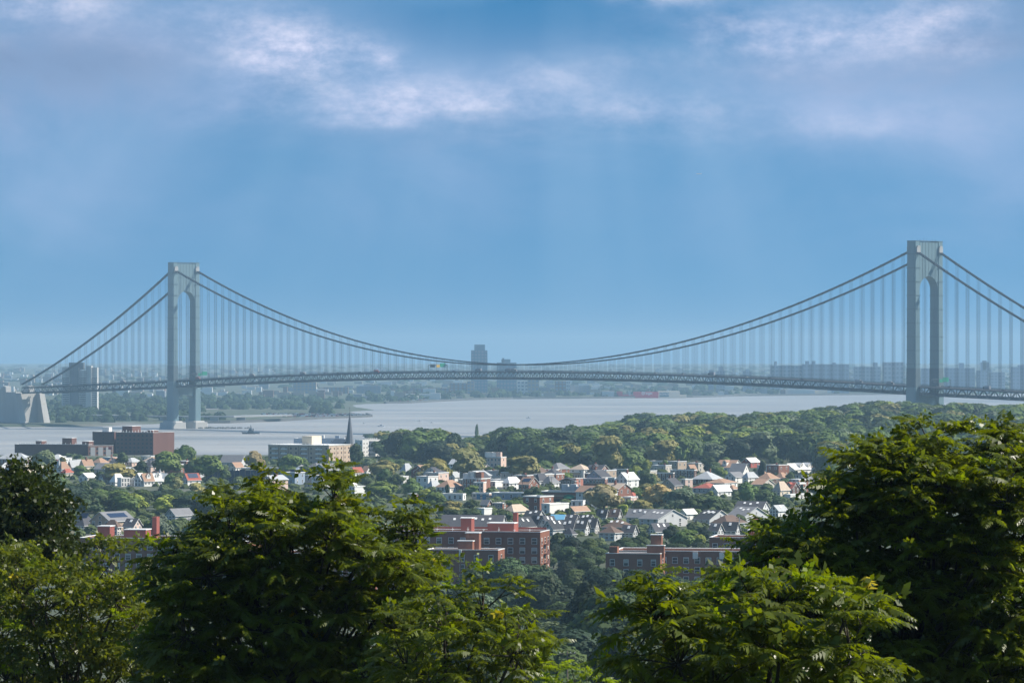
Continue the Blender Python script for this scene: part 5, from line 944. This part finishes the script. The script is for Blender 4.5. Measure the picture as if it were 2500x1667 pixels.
for i in back:
    x = SPOTS[i][0]; k = int(x//26)
    if colmax.get(k, 0) < 1: colmax[k] = colmax.get(k, 0)+1; keep.add(i)
for i in range(len(SPOTS)):
    if len(keep) >= lim_n: break
    keep.add(i)
for i, (x, d, X) in enumerate(SPOTS):
    s = F/d; zg = e1(X, d); hm = CH-(np.interp(x, LX, LY)-YH)/s-zg; h = min(random.uniform(11, 24), hm-random.uniform(0, 3.0))
    if i in colmax or h < 5:
        if h < 5: continue
    w_ = random.uniform(19, 27)*(h/18)**.5; c = random.choices('DGKBOYS', (7, 7, 3, 2.0, 2.2, 2.2, .8))[0]
    if i in keep: tree(X, d, h, w_, c, HW)
    else: rest.append((X, d, zg, h, w_, c))
ptree(1164, 1029, 1098, 26, 'D', HW, True)
# what is left of the wood past the counted trees: one mass of the same crowns
def wood_mass(name, lst, label):
    for c in sorted(set(q[5] for q in lst)):
        V = []; Q = []; n = 0
        for (X, Y, zg, h, w_, cc) in lst:
            if cc != c: continue
            me = random.choice(WM_SRC); v = me[0]*np.array([w_, w_, h]); a = random.random()*6.28; ca, sa = math.cos(a), math.sin(a); v = v@np.array([[ca, sa, 0], [-sa, ca, 0], [0, 0, 1]])+np.array([X, Y, zg-.3]); V.append(v); Q.append(me[1]+n); n += len(v)
        o = put(name, np_mesh(name, np.concatenate(V), np.concatenate(Q), LEAF)); tag(o, label.replace('COL', TWORD[c]), 'trees', kind='stuff'); o.color = (*TCOL[c], 1)
WM_SRC = [crown_mesh(60+k, 11, 1100, 1, .058) for k in range(4)]
if rest: wood_mass('hill_wood', rest, 'COL mass of further trees on the wooded hill by the water')
# the dark valley below the brick apartments
VX = [0, 900, 1050, 1125, 1150, 1190, 1225, 1260, 1345, 1370, 1400, 1440, 1470, 1520, 1560, 1620, 1640, 1700, 1760, 2500]; VY = [1440, 1430, 1395, 1400, 1380, 1352, 1345, 1352, 1378, 1392, 1388, 1385, 1375, 1368, 1372, 1392, 1394, 1400, 1405, 1420]
VT = 'in the dark valley before the brick apartments'; nv = 0
for _ in range(6000):
    x = random.uniform(1000, 1680) if random.random() < .72 else random.uniform(1560, 1920); d = random.uniform(560, 1235)**1.0; X = (x-CX)/F*d
    if nv > 56 or crowded(X, d, 8.2): continue
    s = F/d; zg = e1(X, d); hm = CH-(np.interp(x, VX, VY)-YH)/s-zg; h = min(random.uniform(13, 22), hm)
    if h < 7 or any(abs(X-f[0]) < f[2]+3 and f[7]-7 < d < f[7]+24 for f in FOOT if f[7] < 1400): continue
    if abs(x-1385) < 60 and d < 600: continue
    if abs(x-1385) < 46 and 600 < d < 1000: h = min(h, 13)
    cells.setdefault((int(X//20), int(d//20)), []).append((X, d)); nv += 1
    tree(X, d, h, random.uniform(15, 21), random.choices('KDB', (7, 5, .6))[0], VT)
RT = 'between the townhouse roofs and the brick apartments'
for a in [(1362,1292,1352,48,'D'),(1398,1302,1372,74,'K'),(1440,1306,1368,70,'D'),(1520,1308,1360,64,'D'),(1478,1322,1372,60,'K'),(1560,1300,1356,60,'D'),(1640,1276,1330,58,'K'),(1676,1284,1352,84,'G'),(1702,1300,1352,54,'Y'),(1610,1312,1352,50,'D'),(1850,1286,1316,34,'Y'),(1790,1270,1296,36,'D'),(1720,1280,1320,40,'K'),(1880,1270,1300,36,'G'),(1380,1360,1430,90,'K'),(1430,1352,1425,80,'D'),(1090,1270,1300,50,'O'),(1140,1280,1305,36,'D'),(1352,1318,1388,66,'K'),(1388,1326,1396,80,'D'),(1425,1332,1396,80,'K'),(1462,1328,1392,72,'D'),(1500,1316,1366,60,'K'),(1540,1316,1366,60,'D'),(1335,1335,1400,50,'D'),(1655,1320,1366,70,'D'),(1705,1316,1362,60,'K'),(1560,1326,1366,50,'K')]: ptree(*a, RT)
ptree(1092, 1384, 1440, 70, 'S', VT)
for a in [(1345,1386,1450,80,'K'),(1400,1378,1452,92,'D'),(1452,1374,1445,80,'K'),(1600,1393,1452,80,'K'),(1655,1397,1452,76,'D'),(1712,1401,1455,80,'K'),(1775,1402,1452,70,'D'),(1835,1402,1452,70,'D'),(1285,1382,1450,84,'D'),(1240,1368,1440,70,'K'),(1500,1372,1440,70,'D'),(1545,1376,1440,76,'K'),(1482,1392,1440,60,'K'),(1572,1384,1440,70,'D')]: ptree(*a, VT, dfix=random.uniform(1195, 1238))

# ---------------------------------------------------------------- the leafy trees right below the viewpoint
def frond(seed, pairs=12, droop=.35):
    """compound leaf along +x, unit length: rachis and pairs of pointed leaflets"""
    r = np.random.default_rng(seed); V = []; Q = []
    z = lambda t: .10*t-droop*t*t
    n = 5
    for k in range(n):
        t0, t1 = k/n, (k+1)/n; b = len(V); wv = .012; V += [(t0, -wv, z(t0)), (t1, -wv*.6, z(t1)), (t1, wv*.6, z(t1)), (t0, wv, z(t0))]; Q.append((b, b+1, b+2, b+3))
    for k in range(pairs):
        t = .14+.86*(k+.5)/pairs; L = .27*math.sin(math.pi*min(1, .25+.68*t))*r.uniform(.85, 1.15)+.03
        for sg in (-1, 1):
            a = R(68-24*t)+r.normal(0, .09); d = np.array([math.cos(a), sg*math.sin(a), -.42+r.normal(0, .14)]); d /= np.linalg.norm(d); s_ = np.cross(d, [0, 0, 1]); s_ /= np.linalg.norm(s_); up = np.cross(s_, d); p = np.array([t, 0, z(t)]); wv = L*.23; b = len(V)
            m1 = p+d*L*.35; V += [tuple(p), tuple(m1+s_*wv+up*wv*.35), tuple(p+d*L-up*L*.12), tuple(m1-s_*wv+up*wv*.35)]; Q.append((b, b+1, b+2, b+3))
    return np.array(V), np.array(Q)
def sprig(seed):
    """a twig of broad simple leaves, unit length"""
    r = np.random.default_rng(seed); V = [(0,-.008,0),(1,-.004,-.05),(1,.004,-.05),(0,.008,0)]; Q = [(0,1,2,3)]
    for k in range(13):
        t = r.uniform(.15, 1.02); a = r.uniform(0, 6.28); d = np.array([.5, math.cos(a), math.sin(a)*.7-.3]); d /= np.linalg.norm(d); s_ = np.cross(d, r.normal(size=3)); s_ /= np.linalg.norm(s_); L = r.uniform(.16, .30); p = np.array([t, 0, -.05*t])+d*.05; b = len(V)
        V += [tuple(p), tuple(p+d*L*.4+s_*L*.36), tuple(p+d*L), tuple(p+d*L*.4-s_*L*.36)]; Q.append((b, b+1, b+2, b+3))
    return np.array(V), np.array(Q)
FR = [frond(k, 7+k % 3, .25+.12*(k % 4)) for k in range(6)]; SPR = [sprig(k) for k in range(6)]
LM = dict(ail=leaf_mat('ailanthus_leaf', (.076, .100, .006), (.23, .28, .003), .40, 1.1, .38, .45), dark=leaf_mat('oak_leaf', (.032, .046, .008), (.06, .085, .004), .28, 1.2, .42, .4), pop=leaf_mat('poplar_leaf', (.095, .120, .016), (.22, .25, .008), .40, 1.1, .42, .4), young=leaf_mat('young_leaf', (.13, .18, .008), (.32, .42, .004), .45, 1.4, .45, .35), yel=leaf_mat('yellow_leaf', (.45, .36, .01), (.5, .40, .01), .4, 3, .5, .3), red=leaf_mat('red_leaf', (.40, .04, .01), (.45, .05, .01), .4, 3, .5, .3))
TWIG = mat('twig_bark', (.045, .036, .026), .9, .15, 4)
def pip(x, y, P): return in_poly(np.array([float(x)]), np.array([float(y)]), np.array(P, float))[0]
def big_tree(nm, label, poly, d, dep, lm, spacing, flen, kinds, nfr, tips=(), young=0, yel=0, nind=160, sprigs=.16, inset=30, gap=.35, seed=1):
    r = np.random.default_rng(seed); s = F/d; P = np.array(poly, float); x0, y0 = P.min(0); x1, y1 = P.max(0); pts = []
    tries = int((x1-x0)*(y1-y0)/s/s/spacing**2*dep*3.2)
    cand = np.stack([r.uniform(x0, x1, tries), r.uniform(y0, y1, tries), r.uniform(-dep/2, dep/2, tries)], 1); ok = in_poly(cand[:, 0], cand[:, 1], P)
    arr = np.zeros((0, 3))
    ed = dist_poly(cand[:, 0], cand[:, 1], P)
    out = []
    for c, k, e_ in zip(cand, ok, ed):
        if not k: continue
        if e_ < inset or abs(c[2]) > dep/2*min(1, .25+e_/s/1.2): continue
        Y = d+c[2]; p = np.array([(c[0]-CX)/F*Y, Y, CH-(c[1]-YH)/F*Y])
        if math.sin(p[0]*3.1+seed)*math.sin(p[1]*2.7)+math.sin(p[2]*4.3+p[0]*1.7)*.8+r.normal(0, .25) > gap: continue
        if len(out) and (np.sum((np.array(out[-400:])-p)**2, 1) < spacing**2).any(): continue
        out.append(p)
    for (x, y) in tips: out.append(np.array([(x-CX)/F*d, d, CH-(y-YH)/F*d]))
    out = np.array(out); cen = out.mean(0); X = cen[0]; zg = e1(X, d)
    o = empty(nm, (X, d, zg-.2)); tag(o, label, 'tree', 'leafy trees right below the viewpoint'); org = np.array([X, d, zg-.2])
    # limbs: trunk, a dozen boughs to cluster centres, twigs to every leaf cluster
    K = max(6, len(out)//14); C = out[r.choice(len(out), K, replace=False)].copy()
    for _ in range(5):
        lab_ = np.argmin(((out[:, None]-C[None])**2).sum(2), 1)
        for k in range(K):
            if (lab_ == k).any(): C[k] = out[lab_ == k].mean(0)
    base = np.array([X, d, zg-.5]); fork = np.array([X, d, max(zg+2, cen[2]-2.6)]); tr = MB(); tr.tube([base-org, (base+fork)/2-org+[.1, 0, 0], fork-org], [.20, .16, .12], 9); tr.build('trunk', TWIG, o)
    tw = MB()
    for k in range(K):
        mid = (fork+C[k])/2+np.array([r.normal(0, .2), r.normal(0, .2), -.25]); MB().tube([fork-org, mid-org, C[k]-np.array([0, 0, .2])-org], [.075, .045, .025], 6).build('bough', TWIG, o)
        for p in out[lab_ == k]: tw.tube([C[k]-np.array([0, 0, .2])-org, (C[k]+p)/2-org+r.normal(0, .06, 3)-np.array([0, 0, .05]), p-org], [.020, .013, .007], 4, cap=False)
    t_ = tw.build('twigs', TWIG, o); t_['kind'] = 'stuff'
    mats_ = []                                               # (matrix 3x3 columns, origin, frond index, material)
    for p in out:
        top = young and r.random() < young; k = 'young' if top else lm; nf = int(r.integers(nfr[0], nfr[1])); a0 = r.uniform(0, 6.28); outv = p-cen; outv /= np.linalg.norm(outv)+1e-6
        for j in range(nf):
            a = a0+j*2.399; elv = r.uniform(-.55, .30) if not top else r.uniform(.0, .9); dv = np.array([math.cos(a)*math.cos(elv), math.sin(a)*math.cos(elv), math.sin(elv)])+outv*.35+np.array([0, 0, .10]); dv /= np.linalg.norm(dv)
            sd = np.cross([0, 0, 1.], dv); sd /= np.linalg.norm(sd)+1e-6; up = np.cross(dv, sd); ro = r.normal(0, .28); sd, up = sd*math.cos(ro)+up*math.sin(ro), up*math.cos(ro)-sd*math.sin(ro)
            L = flen*r.uniform(.5, 1.35)*(.75 if top else 1); sp_ = r.random() < sprigs; m = 'yel' if r.random() < yel else k
            mats_.append((np.stack([dv, sd, up], 1)*L, p, int(r.integers(0, 6)), m, sp_))
    order = sorted(range(len(mats_)), key=lambda i: mats_[i][1][1]-.9*(mats_[i][1][2]-cen[2])); single = set(order[:nind]); shared = {}
    for i in single:
        A, p, f, m, sp_ = mats_[i]; key = (f, m, sp_)
        if key not in shared: v, q = (SPR if sp_ else FR)[f]; shared[key] = np_mesh('leaf', v, q, LM[m])
        ob = put('leaf', shared[key], o); M = np.eye(4); M[:3, :3] = A; M[:3, 3] = p-org; ob.matrix_local = Matrix(M.tolist())
    for m in set(q[3] for q in mats_):
        V = []; Q = []; n = 0
        for i, (A, p, f, mm, sp_) in enumerate(mats_):
            if i in single or mm != m: continue
            v, q = (SPR if sp_ else FR)[f]; V.append(v@A.T+(p-org)); Q.append(q+n); n += len(v)
        if V: fo = put('foliage' if m != 'yel' else 'yellow_leaves', np_mesh('foliage', np.concatenate(V), np.concatenate(Q), LM[m]), o); fo['kind'] = 'stuff'
    return len(mats_)
NF = 0; NFR = (7, 11)
NF += big_tree('ailanthus_tree', 'tall dark green ailanthus with feathery leaves hiding the left brick apartments', [(290,1760),(320,1470),(340,1310),(430,1290),(480,1260),(495,1185),(540,1172),(600,1190),(640,1145),(690,1185),(760,1185),(790,1130),(850,1140),(870,1190),(920,1230),(960,1240),(985,1205),(1055,1235),(1075,1280),(1092,1330),(1092,1400),(1080,1760)], 100, 5.0, 'ail', .40, .56, None, NFR, tips=[(655,1152),(628,1172),(665,1180),(812,1140),(785,1160),(835,1158),(990,1225),(1030,1248),(960,1262),(520,1200),(545,1195),(1045,1310),(352,1322),(450,1300),(720,1205),(900,1250)], young=.03, yel=.002, seed=3)
NF += big_tree('ailanthus_tree', 'spreading ailanthus with bright upright tips before the dark valley', [(860,1760),(930,1460),(1060,1405),(1110,1420),(1160,1385),(1205,1390),(1215,1440),(1240,1405),(1275,1405),(1290,1465),(1345,1480),(1355,1560),(1345,1760)], 88, 4.2, 'ail', .40, .50, None, NFR, tips=[(1178,1395),(1186,1420),(1252,1418),(1262,1442),(1322,1498),(1335,1565),(1110,1440)], young=.16, yel=.002, seed=4)
NF += big_tree('ailanthus_tree', 'huge ailanthus with tall pointed tips against the wooded hill', [(1700,1760),(1715,1430),(1750,1360),(1810,1310),(1860,1258),(1945,1232),(1995,1170),(2030,1135),(2060,1090),(2100,1062),(2160,1042),(2210,1035),(2235,1008),(2270,1035),(2300,1018),(2350,1015),(2375,1062),(2400,1052),(2430,1008),(2460,1012),(2490,1042),(2600,1050),(2640,1760)], 95, 5.5, 'ail', .40, .56, None, NFR, tips=[(2238,1028),(2228,1050),(2330,1035),(2310,1048),(2345,1050),(2442,1028),(2450,1050),(2430,1060),(1868,1275),(1890,1268),(2110,1085),(2060,1110),(1830,1330)], young=.06, yel=.002, seed=5)
NF += big_tree('ailanthus_tree', 'sunlit ailanthus with long drooping fronds before the right brick apartments', [(1470,1760),(1480,1540),(1500,1460),(1545,1400),(1590,1378),(1640,1410),(1700,1415),(1760,1385),(1840,1370),(1950,1360),(2040,1370),(2120,1410),(2200,1460),(2190,1760)], 70, 3.6, 'ail', .37, .60, None, NFR, tips=[(1582,1400),(1560,1445),(1530,1500),(1690,1430),(1800,1395)], young=.10, yel=.002, seed=6)
NF += big_tree('poplar_tree', 'pale bright poplar with small fluttering leaves under the dark oak', [(-60,1760),(-60,1300),(60,1310),(120,1335),(200,1340),(250,1310),(330,1340),(400,1410),(440,1760)], 108, 5.0, 'pop', .42, .50, None, (9, 13), tips=[(250,1318),(262,1330),(60,1325),(300,1340)], young=.06, yel=.002, sprigs=.8, gap=.2, seed=7)
NF += big_tree('oak_tree', 'dark dense oak with small leaves at the edge of the townhouses', [(-80,1390),(-80,1140),(30,1145),(60,1130),(80,1160),(110,1140),(155,1195),(180,1250),(175,1300),(235,1325),(140,1390)], 135, 5.0, 'dark', .34, .60, None, (12, 16), tips=[(60,1140),(112,1152),(222,1325),(160,1230),(20,1158)], sprigs=1., inset=24, seed=8)
NF += big_tree('young_ailanthus', 'low yellow-green sapling below the utility pole', [(1265,1760),(1290,1620),(1360,1600),(1420,1612),(1480,1620),(1570,1660),(1580,1760)], 112, 3.0, 'young', .34, .46, None, (7, 10), young=.3, yel=.02, inset=20, seed=9)
print('leaves', NF, 'trees', len(TREES), 'rest', len(rest), 'n0', n0)

# ---------------------------------------------------------------- air between here and the far shore
hz = bpy.data.materials.new('haze'); hz.use_nodes = True; t = NT(hz.node_tree); t.n.clear(); pv = t.new('ShaderNodeVolumePrincipled'); ou = t.new('ShaderNodeOutputMaterial')
pv.inputs['Color'].default_value = (.50, .78, 1.0, 1); pv.inputs['Density'].default_value = 6.2e-5; pv.inputs['Anisotropy'].default_value = .1
t.l.new(pv.outputs[0], ou.inputs['Volume'])
hb = MB().box(-31000, 31000, -31000, 31000, -5, 235).build('haze', hz); hb['kind'] = 'stuff'; hb['label'] = 'pale blue summer haze over the bay and the town'; hb['category'] = 'haze'
